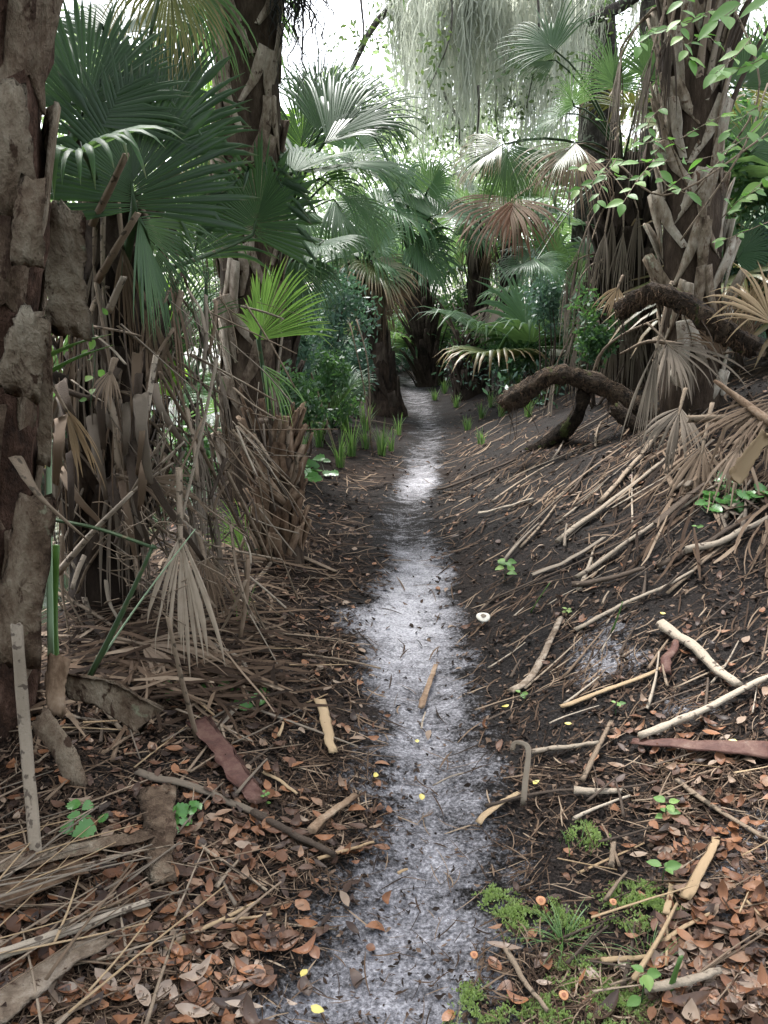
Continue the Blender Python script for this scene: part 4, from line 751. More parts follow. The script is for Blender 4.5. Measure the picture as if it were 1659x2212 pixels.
LY = [
 ([(1204,1180),(1330,1085),(1474,975)],15,'stalkpale','long pale palm stalk slanting up the bank below the curved log'), ([(1244,1260),(1400,1150),(1549,1055)],17,'stalkpale','second long pale stalk slanting up the bank toward the green vine'),
 ([(1294,1095),(1380,1000),(1449,905)],14,'stalk','grey stalk leaning up from the bank to the curved log'), ([(1034,1117),(1149,1087)],9,'stalkpale','short pale stalk low on the bank near the trail'),
 ([(1064,1090),(1130,1045),(1194,1007)],8,'stalk','thin grey stalk low on the bank under the curved log'), ([(1229,1075),(1260,1030),(1290,985)],9,'stalkdark','thin dark stalk below the curved log'),
 ([(1419,1235),(1540,1180),(1659,1110)],16,'stalkdark','long dark stalk at the right edge of the bank'), ([(1480,1205),(1570,1180),(1659,1138)],22,'stalkpale','thick pale stalk at the right edge beneath the green vine'),
 ([(1150,1250),(1230,1215),(1300,1170)],14,'deadgrey','flat grey leaf strip in the middle of the bank'), ([(945,1065),(1030,1035),(1110,1000)],9,'stalkdark','thin dark twig beside the trail below the curved log'),
 ([(1240,1275),(1320,1262),(1395,1240)],16,'stalkdark','dark purplish stalk across the bank'), ([(1244,1372),(1350,1315),(1495,1245)],13,'stalkpale','bent pale stalk across the middle of the bank'),
 ([(1430,1370),(1510,1430),(1595,1500)],24,'stalkpale','white weathered plank-like stalk on the bank'), ([(1380,1612),(1500,1565),(1659,1488)],26,'stalkpale','thick pale stick entering from the right edge'),
 ([(1214,1535),(1290,1505),(1360,1482),(1444,1445)],13,'tan','tan curved leaf strip on the lower bank'), ([(1257,1700),(1290,1640),(1324,1575)],12,'stalk','brown stick pointing up the lower bank'),
 ([(1149,1638),(1220,1628),(1290,1618)],15,'stalkpale','flaky pale stick beside the curled tan strip'), ([(1244,1725),(1334,1731)],20,'stalkpale','short white chunk of stalk on the lower bank'),
 ([(1240,1783),(1300,1755),(1360,1736)],10,'stalkpale','slender white stick below the white chunk'), ([(1050,1755),(1150,1730),(1300,1722),(1430,1700)],9,'stalkdark','thin dark twig crossing the lower bank'),
 ([(1460,1700),(1540,1760),(1659,1830)],12,'stalk','brown stalk running down to the right edge'), ([(1395,2165),(1470,2150),(1545,2126)],22,'stalkpale','lichen-white stick among the moss cushions'),
 ([(1094,2070),(1130,2130),(1180,2200)],12,'stalk','thin brown stalk beside the moss cushions'), ([(1299,2088),(1399,2080)],13,'tan','short tan bark strip by the moss cushions'),
 ([(1430,2050),(1530,1990)],11,'tan','tan stalk right of the biggest moss cushion'), ([(1436,1990),(1450,1930)],12,'tan','upright tan chip right of the biggest moss cushion'),
 ([(1318,1890),(1325,1840)],16,'stalk','grey chip standing on the dark sand'), ([(1480,1960),(1520,1880),(1545,1830)],22,'tan','tan leaf strip among the leaves at the right'),
 ([(910,1540),(925,1490),(938,1447)],16,'bootred','orange-brown bark strip lying on the trail'), ([(690,1530),(706,1580),(722,1638)],26,'tan','tan split sheath lying left of the trail'),
 ([(655,1425),(740,1437),(820,1455)],7,'stalk','thin twig left of the bright sand'), ([(570,1680),(605,1700),(640,1728)],10,'tan','small curved tan strip left of the trail'),
 ([(300,1680),(380,1700),(470,1730),(570,1770)],20,'deadgrey','long weathered grey stick in the left litter'), ([(0,2095),(150,2040),(310,1980)],26,'stalkpale','white weathered stalk at the lower left edge'),
 ([(5,2215),(100,2140),(205,2068)],66,'boot','broad pinkish sheath in the lower left corner'), ([(0,1892),(160,1865),(320,1833)],44,'plate','broad lichened bark strip at the left edge'),
 ([(0,1970),(90,1930),(170,1893)],60,'bootred','brown bark slab at the left edge under the lichened strip'), ([(345,1722),(348,1820),(354,1925)],58,'plate','pale greenish sheath standing out in the left litter'),
 ([(360,2063),(460,2010),(565,1958)],12,'tan','tan split stalk in the lower left litter'), ([(490,2003),(588,1988)],9,'tan','thin tan strip crossing the split stalk'),
 ([(690,1868),(750,1850),(810,1833)],10,'tan','thin tan twig touching the trail'), ([(430,1838),(500,1890),(575,1940)],8,'stalk','thin brown twig in the left litter'),
 ([(550,1773),(630,1820),(715,1863)],20,'stalkdark','dark brown stick pointing at the trail'), ([(675,1815),(720,1775),(768,1738)],24,'bootred','dark reddish bark slab beside the trail'),
 ([(285,1420),(375,1402),(465,1435)],16,'stalk','bent brown stick under the dead fan'), ([(460,1415),(510,1440),(552,1475)],24,'stalkpale','short pale log end near the heart-leaved vine'),
 ([(430,1360),(500,1330),(585,1228)],16,'stalk','brown curved stalk at the foot of the stocky palm'), ([(85,1400),(170,1490),(262,1592)],11,'stalk','long thin stick slanting below the palm trunk'),
 ([(430,1578),(500,1650),(545,1710),(572,1755)],48,'redbark','broad grey and red sheath curving toward the trail'), ([(465,1590),(500,1550),(515,1530)],16,'deadgrey','short grey stick by the heart-leaved vine'),
 ([(620,1205),(660,1215),(720,1240)],16,'dead','pale bark fragment at the foot of the stocky palm'), ([(1105,1505),(1154,1465),(1185,1400),(1210,1345)],20,'boot','crumbly bent bark stick low on the bank'),
 ([(1436,1470),(1446,1430),(1462,1400)],26,'redbark','reddish bark flake on the bank'), ([(1035,1790),(1080,1750),(1120,1725)],16,'tan','tan bark scrap at the edge of the dark sand'),
 ([(860,1900),(880,1890)],8,'tan','tiny tan chip on the trail'), ([(935,1710),(965,1695),(1000,1683)],5,'stalkpale','thin pale needle lying on the sand'), ([(910,1585),(920,1550)],5,'stalkpale','short white splinter on the sand'),
]
for (D, w, mt, lb) in LY:
    big = w > 38
    nm = 'bark_slab' if mt in ('plate', 'boot', 'bootred', 'redbark') else ('leaf_strip' if mt in ('tan', 'deadgrey', 'dead') else 'dead_stalk')
    lying(nm, lb, {'bark_slab': 'bark', 'leaf_strip': 'leaf strip', 'dead_stalk': 'stick'}[nm], D, w, mt, .07 if big else (.16 if nm == 'leaf_strip' else (.25 if nm == 'bark_slab' else .55)), rough=.2 if big else .12, k=12 if big else (8 if nm != 'dead_stalk' else 6), curl=(U(-.16, -.05) if U(0, 1) < .6 else .14) if nm == 'bark_slab' else (U(-.3, .3) if nm == 'leaf_strip' else 0), n=14)
lying('bark_slab', 'flat dark-red sheath entering from the right edge', 'bark', [(1368,1622),(1480,1632),(1580,1638),(1680,1645)], 34, 'redbark', .07, taper=(.5, 1.3), k=12, curl=.06, n=16, rough=.2)
YT = gp(330, 1340)[1]
def leanP(label, name, cat, D, ys, w, mat, **kw): return leaning(name, label, cat, D, ys, w, mat, **kw)
g1 = gp(80, 1893)
leanP('tall pale flat stalk propped against the big left trunk', 'dead_stalk', 'stick', [(35, 1352), (55, 1600), (82, 1900)], [2.02, 1.98, g1[1]], 27, 'stalkpale', taper=(.9, 1.05), flat=.3, ref=FC)
leanP('pale split stalk curving off the big left trunk', 'dead_stalk', 'stick', [(38, 995), (88, 1075), (190, 1168)], [2.2, 2.15, 2.2], 32, 'stalk', taper=(1, .25), flat=.5)
leanP('upright narrow pale-green leaf blade beside the big left trunk', 'leaf_strip', 'leaf strip', [(107, 815), (106, 1100), (110, 1425)], [2.5, 2.5, 2.45], 13, 'stalklight', taper=(.9, 1.2), flat=.15, ref=FC)
leanP('upright dull green leaf blade beside the pale-green one', 'leaf_strip', 'leaf strip', [(122, 1180), (118, 1320), (124, 1440)], [2.6, 2.58, 2.5], 14, 'lime', flat=.15, ref=FC)
leanP('dark green petiole jutting from behind the big left trunk', 'green_petiole', 'palm stalk', [(100, 1120), (210, 1142), (332, 1183)], [2.75, 2.75, 2.7], 17, 'stalkgreen', taper=(1, .8), flat=.45)
leanP('dark green petiole snapped and slanting down to the litter', 'green_petiole', 'palm stalk', [(330, 1180), (270, 1310), (195, 1460)], [2.7, 2.66, 2.62], 18, 'stalkgreen', taper=(.8, 1.3), flat=.45)
leanP('pale green petiole crossing the snapped one', 'green_petiole', 'palm stalk', [(420, 1145), (310, 1290), (205, 1442)], [2.8, 2.72, 2.64], 14, 'stalklight', taper=(.6, 1.2), flat=.3)
leanP('long white dead stalk standing up from the dead fan', 'dead_stalk', 'stick', [(383, 1160), (430, 960), (470, 770)], [YT-.5, YT-.45, YT-.4], 9, 'stalkpale', taper=(1, 1.1))
leanP('long brown stalk slanting past the white one', 'dead_stalk', 'stick', [(345, 805), (440, 980), (545, 1190)], [YT-.2, YT+.05, YT+.35], 11, 'stalk', taper=(1, 1.2))
leanP('thin grey stalk running nearly level behind the white stalk', 'dead_stalk', 'stick', [(255, 705), (390, 800), (535, 882)], [YT-.1, YT+.1, YT+.6], 7, 'stalk')
leanP('brown stalk leaning on the stocky palm', 'dead_stalk', 'stick', [(490, 1020), (530, 1100), (580, 1208)], [YT+.3, YT+.3, YT+.4], 15, 'stalk')
leanP('short grey stalk piece left of the stocky palm', 'dead_stalk', 'stick', [(480, 1022), (510, 980), (540, 938)], [YT+.4, YT+.4, YT+.4], 16, 'stalk')
leanP('stalk stub standing upright in the litter by the curved sheath', 'dead_stalk', 'stick', [(362, 1335), (390, 1460), (426, 1600)], [gp(426, 1597)[1]-.05, gp(426, 1597)[1]-.03, gp(426, 1600)[1]], 15, 'stalk', taper=(.8, 1.1))
leanP('thin grey stalk hanging in front of the dead fan', 'dead_stalk', 'stick', [(427, 1235), (424, 1350), (420, 1475)], [2.95, 2.95, 2.95], 8, 'stalk')
leanP('dark broad sheath tipped over beside the big trunk', 'bark_slab', 'bark', [(150, 1480), (230, 1500), (308, 1545)], [2.35, 2.3, 2.3], 70, 'plate', flat=.05, ref=FC, taper=(.7, 1.), curl=.12, k=12, n=14, rough=.15)
leanP('slanting grey sheath under the tipped dark one', 'bark_slab', 'bark', [(85, 1560), (130, 1620), (165, 1700)], [2.2, 2.15, 2.1], 60, 'plate', flat=.06, ref=FC, curl=-.4, k=12, n=14, rough=.15)
leanP('reddish sheath wedged beside the big trunk', 'bark_slab', 'bark', [(125, 1430), (118, 1480), (120, 1535)], [2.3, 2.28, 2.25], 46, 'bootred', flat=.06, ref=FC, curl=-.4, k=12, n=14, rough=.15)
leanP('brown rotten stalk sticking out above the tan fan', 'dead_stalk', 'stick', [(1548, 825), (1600, 865), (1672, 920)], [4.6, 4.5, 4.3], 26, 'bootred', taper=(.6, 1.2))
leanP('pale stalk lying level over the right bank', 'dead_stalk', 'stick', [(1490, 905), (1570, 905), (1672, 940)], [4.6, 4.5, 4.3], 24, 'stalk')
leanP('torn orange-tan sheath hanging at the right edge of the bank', 'bark_slab', 'bark', [(1590, 1030), (1615, 990), (1650, 945)], [3.95, 3.95, 3.95], 34, 'tan', flat=.05, ref=FC, curl=.3, k=12, n=14, rough=.2)
leanP('thin bent twig arching above the curved log', 'dead_stalk', 'stick', [(1281, 812), (1300, 760), (1350, 720), (1420, 690)], [6.4, 6.3, 6.2, 6.1], 8, 'stalk')
leanP('pale bent stalk above the curved log', 'dead_stalk', 'stick', [(1340, 765), (1400, 738), (1470, 745)], [5.9, 5.8, 5.7], 14, 'stalk', taper=(.5, 1.2))
leanP('curled tan strip standing on the dark sand', 'leaf_strip', 'leaf strip', [(1130, 1740), (1136, 1680), (1142, 1622), (1132, 1606), (1112, 1604), (1106, 1618)], [gp(1130, 1740)[1]+v for v in (0, .03, .06, .07, .08, .08)], 12, 'palefan', flat=.06, n=18, ref=FC, curl=.2, k=8)
leanP('thin dead trunk pole leaning left of the trail', 'dead_pole', 'pole', [(648, 740), (690, 860), (728, 985)], [gp(728, 985)[1]+v for v in (.2, .1, 0)], 8, 'stalk', taper=(.7, 1.3))
leanP('slender grey sapling stem by the leaning trunk', 'sapling_stem', 'sapling', [(770, 690), (795, 790), (800, 960)], [gp(800, 965)[1]+v for v in (.2, .1, 0)], 6, 'stalk')
leanP('second slender sapling stem by the leaning trunk', 'sapling_stem', 'sapling', [(756, 700), (785, 830), (806, 985)], [gp(806, 985)[1]+v for v in (.2, .1, 0)], 5, 'stalk')
# dead branch with fine twigs in the tangle
e = empty('dead_branch', at(125, 1238, YT-.4), 'bare pale forked branch poking through the left tangle', 'branch')
for nm, D, w in [('stem', [(125, 1238), (200, 1150), (285, 1065)], 13), ('fork', [(285, 1065), (340, 1010), (397, 955)], 8), ('fork', [(280, 1068), (330, 1030), (375, 1000)], 7), ('fork', [(283, 1065), (325, 990), (370, 920)], 6), ('twig', [(345, 1000), (355, 940), (350, 890)], 3), ('twig', [(350, 985), (365, 925), (385, 900)], 3)]:
    stalk(e, nm, D, [YT-.4, YT-.45, YT-.5], w, 'stalkpale', 1., 8, 5, (1.1, .5))
for k in range(40):
    a0, b0 = U(250, 420), U(1110, 1330); a1, b1 = a0+U(-70, 70), b0+U(-50, 50)
    stalk(e, 'twig', [(a0, b0), ((a0+a1)/2+U(-14, 14), (b0+b1)/2+U(-14, 14)), (a1, b1)], U(YT-.75, YT-.45), U(1.6, 3.2), 'stalk', 1., 6, 4, (1, .5))
# dead fans lying about (each its own thing)
DF = [((390, 1155), YT-.55, (395, 1385), YT-.75, (0, -1, .35), 'palefan', .42, 'pale dead fan hanging at the centre of the left tangle', 20), ((300, 1040), YT-.3, (440, 1080), YT-.3, (0, -1, .3), 'dead', .5, 'brown dead fan half hidden behind the forked branch', 20),
      ((140, 880), 2.9, (205, 990), 2.9, (-.3, -1, .4), 'tan', .4, 'small pale frayed fan next to the big left trunk', 18),
      ((240, 800), YT-.5, (215, 870), YT-.6, (0, -1, .3), 'dead', .5, 'small crumpled brown fan in the dark tangle', 14), ((440, 1200), YT-.2, (470, 1330), YT-.4, (.2, -1, .4), 'dead', .4, 'dead fan leaning behind the pale one', 22),
      ((300, 1390), 2.95, (440, 1420), 2.8, (0, -.4, 1), 'dead', .6, 'flattened tan fan on the ground under the tangle', 24),
      ((1420, 745), 5.5, (1370, 960), 5.2, (-.4, -1, .4), 'deadgrey', .15, 'long grey dead fan draped over the curved log', 14), ((1440, 740), 5.4, (1530, 830), 5.0, (-.2, -.7, .8), 'deadgrey', .8, 'folded grey dead fan below the upper log', 30),
      ((1690, 860), 4.5, (1560, 960), 4.2, (-.4, -.5, .8), 'dead', .6, 'brown dead fan spread over the right bank', 30), ((1520, 960), 4.6, (1490, 1100), 4.3, (-.3, -1, .4), 'dead', .55, 'drooping brown fan under the rotten stalk', 22),
      ((1470, 880), 4.9, (1440, 990), 4.6, (-.3, -1, .4), 'deadgrey', .6, 'small grey fan hanging from the bank lip', 20), ((1600, 960), 4.3, (1570, 1060), 4.0, (-.3, -1, .4), 'dead', .4, 'narrow dead fan at the right of the bank lip', 18),
      ((1335, 620), 6.2, (1310, 680), 6.1, (0, -1, .3), 'tan', .8, 'small pale dead fan at the tip of the upper log', 16), ((1130, 930), 8.4, (1085, 985), 8.0, (-.2, -.5, .9), 'stalkpale', .3, 'white curled leaf scrap beside the curved log', 8),
      ((1670, 700), 5.0, (1590, 600), 5.2, (-.2, -1, .3), 'tan', .6, 'golden dead fan standing at the right edge', 26)]
for (h, y, t_, yt, up, mt, spd, lb, n) in DF:
    hb = at(*h, y); tp = at(*t_, yt); L = np.linalg.norm(tp-hb)
    e = empty('dead_fan', hb, lb, 'dead frond')
    frond(e, hb-nrm(tp-hb)*L*U(.3, .7), hb, tp-hb, up, L, mt, 'stalk', .010, .05, n=n, spread=spd, droop=.3, limp=.1, fuse=.62 if mt == 'palefan' else .5, kink=.35, ragged=.35, m=8, costa=.12, jit=.02 if mt == 'palefan' else .045)
# many smaller stalks and strips: bank (aligned down the slope), left litter, tangle
def slopestrips(n, xr, yr, ang, wr, lr, mats, label, group, name, cat, jit=.22, flat=.3, lift=.01):
    for k in range(n):
        a, b = U(*xr), U(*yr); p, ok = ghit(np.array([a]), np.array([b]))
        if not ok[0] or abs(p[0, 0]-xc(p[0, 1])) < hw(p[0, 1])*.9: continue
        L = U(*lr)*U(.5, 1); th = ang+R.normal(0, jit); d = np.array([math.cos(th), math.sin(th)])
        xy = p[0, :2]+np.linspace(-.5, .5, 8)[:, None]*L*d+np.sin(np.linspace(0, 3.14, 8))[:, None]*np.array([-d[1], d[0]])*L*U(-.025, .025)
        z = hgt(xy[:, 0], xy[:, 1])+lift+U(0, .03); z = np.maximum(np.linspace(z[0], z[-1], 8), z*.35+np.linspace(z[0], z[-1], 8)*.65); r = U(*wr)/2; mt_ = mats[int(R.integers(len(mats)))]
        tag(build(name, [tube(np.c_[xy, z], r*np.linspace(1, .5, 8), np.maximum(r*flat*np.linspace(1, .5, 8), .0015), 5, None, .12)], MT[mt_]), ('%s %s %s' % ('long' if L > (lr[0]*.3+lr[1]*.5) else 'short', MW[mt_], label)) + ' by the ' + near(a, b), cat, group)
slopestrips(40, (1380, 1690), (760, 1120), .9, (.03, .07), (.18, .55), ('deadgrey', 'dead', 'stalkdark', 'dead'), 'broken frond piece on the bank', 'broken frond pieces on the upper bank', 'frond_piece', 'frond piece', .6, .08, .03)
slopestrips(62, (1120, 1680), (800, 1250), .95, (.008, .028), (.4, 1.3), ('stalk', 'dead', 'stalkpale', 'deadgrey', 'stalkdark', 'dead', 'deadgrey'), 'stalk on the upper bank', 'dry stalks on the upper bank', 'dead_stalk', 'stick', .34)
slopestrips(34, (1050, 1680), (1250, 1560), .75, (.005, .018), (.12, .5), ('stalk', 'dead', 'stalkpale', 'stalkdark'), 'strip on the middle bank', 'dry strips on the middle bank', 'leaf_strip', 'leaf strip', .35)
slopestrips(45, (1250, 1680), (1650, 2200), .4, (.004, .014), (.08, .35), ('stalk', 'dead', 'tan', 'stalkdark'), 'twig in the right litter', 'twigs in the lower right litter', 'dead_twig', 'twig', .7)
slopestrips(70, (0, 640), (1560, 2200), .5, (.004, .016), (.08, .4), ('stalk', 'dead', 'deadgrey', 'stalkdark', 'dead'), 'twig in the left litter', 'twigs in the lower left litter', 'dead_twig', 'twig', 1.)
slopestrips(80, (110, 700), (1220, 1600), .4, (.006, .022), (.15, .6), ('dead', 'stalk', 'deadgrey', 'tan', 'stalkdark'), 'strip in the left heap', 'dry strips under the skirted palm', 'leaf_strip', 'leaf strip', 1.)
slopestrips(46, (0, 340), (1800, 2090), .75, (.004, .011), (.25, .6), ('stalk', 'dead', 'tan', 'deadgrey'), 'straw in the corner heap', 'straw strips of the lower left corner', 'leaf_strip', 'leaf strip', .4, .2, .03)
for k in range(18):
    a0, b0 = U(115, 360), U(740, 1050); ln = U(110, 260); y0 = U(YT-.55, YT-.1); sl = U(-.2, .75); mt_ = ['deadgrey', 'dead', 'stalkdark'][k % 3]
    tag(stalk(None, 'hanging_dead_leaf', [(a0, b0), (a0+ln*sl*.35, b0+ln*.45), (a0+ln*sl+U(-15, 15), b0+ln)], [y0, y0-.1, y0-.05], U(16, 32), mt_, .07, 12, 10, (1, .45), FC, .14, U(-.25, .25)), '%s broad dead blade hanging by the %s, %s' % (MW[mt_], near(a0+ln*sl*.4, b0+ln*.5), 'long' if ln > 180 else 'short'), 'dead frond', 'broad blades in the left tangle')
TG = []
for k in range(250):
    a0, b0 = U(105, 570), (U(620, 1000) if k % 3 == 0 else U(880, 1330)); ln = U(70, 230); th = R.choice([1.05, 1.9, .9, .5])+R.normal(0, .25); y0 = U(YT-.35, YT+.6)
    D = [(a0, b0), (a0+math.cos(th)*ln*.5+U(-10, 10), b0+math.sin(th)*ln*.5), (a0+math.cos(th)*ln, b0+math.sin(th)*ln)]
    mt_ = ['stalkdark', 'deadgrey', 'stalk', 'stalkpale', 'dead', 'stalkpale', 'stalk'][k % 7]; w_ = U(4, 15); fl_ = U(.15, .5)
    if k < 150: tag(stalk(None, 'dead_stalk', D, [y0, y0-.05, y0-.1], w_, mt_, fl_, 8, 5), '%s %s dead stalk in the left tangle by the %s' % ('thick' if w_ > 10 else 'thin', MW[mt_], near(D[1][0], D[1][1])), 'stick', 'dead stalks in the left tangle')
    else:
        P_ = np.array([at(u_, v_, y0-.05) for u_, v_ in D]); r_ = w_/FD*np.linalg.norm(P_[0]-CAM)/2; TG.append(tube(crom(P_, 8), np.linspace(r_, r_*.8, 8), np.linspace(r_, r_*.8, 8)*fl_, 5, None, .08))
tag(build('stalk_tangle', TG, MT['stalk']), 'rest of the dense tangle of dead stalks under the skirted palm', None, None, 'stuff')
# ------------------------------------------------------------------ litter: 300 leaves one by one, the rest as stuff
def leaf_arr(n, ln, wid, curl, m=5, k=3, fold=.18):
    """n curled oval leaves around the origin, along x, up z: (n,m,k,3)"""
    s_ = np.linspace(0, 1, m); prof = np.sin(np.pi*s_**.85)**.7 if m > 3 else np.array([.3, 1, .25])
    prof = np.maximum(prof, .05)
    P = np.zeros((n, m, k, 3)); L = ln[:, None]; c = curl[:, None]
    x = L*(s_-.5); z = c*L*((s_-.5)**2*1.4); h = wid[:, None]*prof/2; sk = (R.random((n, 1))-.5)*.25*L*np.sin(np.pi*s_)
    tw = (R.random((n, 1))-.5)*.9*(s_-.5)
    for q, sg in enumerate(np.linspace(-1, 1, k)):
        P[:, :, q, 0] = x; P[:, :, q, 1] = sk+sg*h; P[:, :, q, 2] = z+sg*sg*h*(fold+.35*c)+sg*h*tw
    return P
def rotmats(nv, yaw, tilt):
    """basis with z ~ nv (tilted), spun by yaw"""
    n = len(nv); nz = nrm(nv+R.normal(0, 1, (n, 3))*tilt[:, None]); a = np.stack([np.cos(yaw), np.sin(yaw), np.zeros(n)], -1)
    xx = nrm(a-nz*(a*nz).sum(1, keepdims=True)); yy = np.cross(nz, xx); return np.stack([xx, yy, nz], -1)
def place(P, Rm, pos): return np.einsum('nij,nmkj->nmki', Rm, P)+pos[:, None, None, :]
def litterweight(a, b, p):
    x, y = p[:, 0], p[:, 1]; d = np.abs(x-xc(y))/hw(y)
    w = sst(.5, 1.3, d+ (fbm(x*4, y*4, 77, 2)-.5)*.8)*.9+.04
    w *= .25+.95*sst(.35, .62, fbm(x*1.7, y*1.7, 71, 3))
    edgeR = np.interp(b, [1400, 1650, 1900, 2212], [1250, 1330, 1400, 1420])
    w = np.where((a > 860) & (b > 1400), w*(.08+1.0*sst(-60, 90, a-edgeR)), w)
    w = np.where((a > 1000) & (b > 1000) & (b < 1560), w*.30, w)
    w = np.where((a > edgeR+40) & (b > 1650), w*1.5, w)
    w = np.where((a < 760) & (b > 1600), w*(.35+1.1*sst(120, -140, a-650)), w)
    w = np.where((a < 760) & (b > 1600), w*1.25, w)
    w = np.where((a > 430) & (a < 860) & (b > 1880), w*.5, w)
    return w
n0 = 52000
A = U(-700, 2350, n0); B = 760+1500*R.random(n0)**.75
p, ok = ghit(A, B); w = litterweight(A, B, p)*ok; dist = np.linalg.norm(p-CAM, axis=1)
keep = (R.random(n0) < w*.145*np.clip((dist/2.4)**-.0, 0, 1)) & (p[:, 1] < 12)
p, A, B, dist = p[keep], A[keep], B[keep], dist[keep]
inf = (A > 4) & (A < 1655) & (B < 2208)
nd = gnorm(p[:, 0], p[:, 1]); order = np.argsort(np.where(inf, dist, 99)); big = order[:270]; rest = order[270:]
vs = [mesh('fallen_leaf', *(lambda t: (t[0], t[1], t[2]))(strips([(leaf_arr(1, np.array([l]), np.array([l*a_]), np.array([c]), 8, 5), False)])), True) for l, a_, c in
      ((.062, .46, .5), (.054, .55, .25), (.070, .42, .7), (.046, .6, -.4), (.064, .5, .1), (.042, .45, .6), (.078, .26, .4), (.034, .7, .2), (.088, .34, .9))]
for v in vs: v.materials.append(MT['fall'])
zone = lambda a, b: ('curled brown oak leaf in the lower left litter', 'brown leaves of the lower left') if a < 640 else (('brown oak leaf fallen on the pale sand of the trail', 'leaves on the trail') if a < 1060 else ('rust-brown oak leaf in the lower right litter', 'brown leaves of the lower right'))
Rm = rotmats(nd[big], U(0, 6.28, len(big)), U(.03, .28, len(big)))
for k, i in enumerate(big):
    vi = int(R.integers(9)); o = bpy.data.objects.new('fallen_leaf', vs[vi]); COL.objects.link(o); s_ = U(.62, 1.12)
    M = Matrix(Rm[k].tolist()).to_4x4(); o.matrix_basis = Matrix.Translation(Vector(p[i]+nd[i]*.014)) @ M @ Matrix.Diagonal((s_, s_, s_, 1))
    lb, gr = zone(A[i], B[i]); lb = '%s fallen oak leaf by the %s' % (('curled brown', 'oval brown', 'large curled brown', 'small rounded brown', 'flat brown', 'small curled brown', 'long narrow brown', 'tiny round brown', 'long upcurled brown')[vi], near(A[i], B[i])); tag(o, lb, 'leaf', 'fallen brown oak leaves')
q = p[rest]; nq = nd[rest]; m_ = len(q); ll = U(.028, .062, m_)
PL = place(leaf_arr(m_, ll, ll*U(.35, .6, m_), R.normal(.3, .5, m_)), rotmats(nq, U(0, 6.28, m_), U(.05, .32, m_)), q+nq*U(.006, .025, m_)[:, None])
tag(build('leaf_litter', [(PL, False)], MT['fallstuff'], None, True), 'brown fallen leaves covering the forest floor', None, None, 'stuff')
def scatter(n, wf, yfar=16): 
    n = int(n*1.68); A = U(-700, 2350, n); B = 700+1560*R.random(n)**.8; p, ok = ghit(A, B)
    k = (R.random(n) < wf(A, B, p)*ok) & (p[:, 1] < yfar); return p[k], A[k], B[k]
def pathd(p): return np.abs(p[:, 0]-xc(p[:, 1]))/hw(p[:, 1])
# chips
p, A, B = scatter(90000, lambda a, b, p: .05+.75*sst(.5, 1.4, pathd(p)+(fbm(p[:, 0]*6, p[:, 1]*6, 5, 2)-.5)*1.2)*(.3+.7*sst(.35, .6, fbm(p[:, 0]*2.3, p[:, 1]*2.3, 91, 3)))*np.where((a > 960) & (b > 1000), .5, 1))
m_ = len(p); nv = gnorm(p[:, 0], p[:, 1]); dist = np.linalg.norm(p-CAM, axis=1); ll = U(.006, .024, m_)*np.clip(dist/2.6, .8, 2.2)
PL = place(leaf_arr(m_, ll, ll*U(.25, .7, m_), R.normal(0, .5, m_), 3), rotmats(nv, U(0, 6.28, m_), U(.1, .5, m_)), p+nv*U(.002, .012, m_)[:, None])
tag(build('chip_litter', [(PL, False)], MT['flake']), 'fine brown chips and crumbs over the forest floor', None, None, 'stuff')
# fibres: on the bank they lie down the slope
def ribbons(p, yaw, L, w, lift, bow, m=5):
    n = len(p); s_ = np.linspace(-.5, .5, m); d = np.stack([np.cos(yaw), np.sin(yaw)], -1); nn_ = np.stack([-d[:, 1], d[:, 0]], -1)
    xy = p[:, None, :2]+d[:, None]*(L[:, None]*s_)[..., None]+nn_[:, None]*((bow*L)[:, None]*(s_**2*4-.5))[..., None]
    z = hgt(xy[..., 0], xy[..., 1])+lift[:, None]; P = np.zeros((n, m, 2, 3)); ww = w[:, None]*(1-.6*np.abs(s_*2)**3)/2
    for q, sg in ((0, -1), (1, 1)):
        P[:, :, q, :2] = xy+sg*nn_[:, None]*ww[..., None]; P[:, :, q, 2] = z+sg*ww*.3
    return P
p, A, B = scatter(34000, lambda a, b, p: .04+.8*sst(.7, 1.6, pathd(p))*(.35+.65*sst(.38, .58, fbm(p[:, 0]*1.8, p[:, 1]*1.8, 95, 3)))*np.where((a > 980) & (a < 1420) & (b > 1500) & (b < 2050), .3, 1)*np.where((a > 980) & (b > 1100) & (b < 1650), .36, 1))
m_ = len(p); dist = np.linalg.norm(p-CAM, axis=1); right = A > 980
yaw = np.where(right & (B < 1650), .85+R.normal(0, .45, m_), U(0, 6.28, m_))
L = U(.03, .16, m_)*np.clip(dist/2.8, .7, 2.5); PL = ribbons(p, yaw, L, U(.0015, .005, m_)*np.clip(dist/2.6, .8, 2.2), U(.004, .02, m_), R.normal(0, .06, m_))
tag(build('fibre_litter', [(PL, False)], MT['fibre']), 'dry palm fibres and needles strewn over the forest floor', None, None, 'stuff')
# dense shredded fronds on the upper bank and under the left palms
p, A, B = scatter(16000, lambda a, b, p: np.where(((a > 1330) & (b < 1230) & (b > 760+ (1659-a)*.25)), .24, np.where((a < 600) & (b > 1180) & (b < 1560), .6, 0))*(p[:, 1] < 9))
m_ = len(p); dist = np.linalg.norm(p-CAM, axis=1)
yaw = np.where(A > 900, 1.0+R.normal(0, .4, m_), R.normal(.3, .9, m_)); L = U(.12, .6, m_)
PL = ribbons(p, yaw, L, U(.006, .02, m_), U(.005, .09, m_), R.normal(0, .05, m_), 6)
tag(build('shredded_frond_litter', [(PL, False)], MT['fibre']), 'thick mat of shredded dead fronds on the bank and under the palms', None, None, 'stuff')
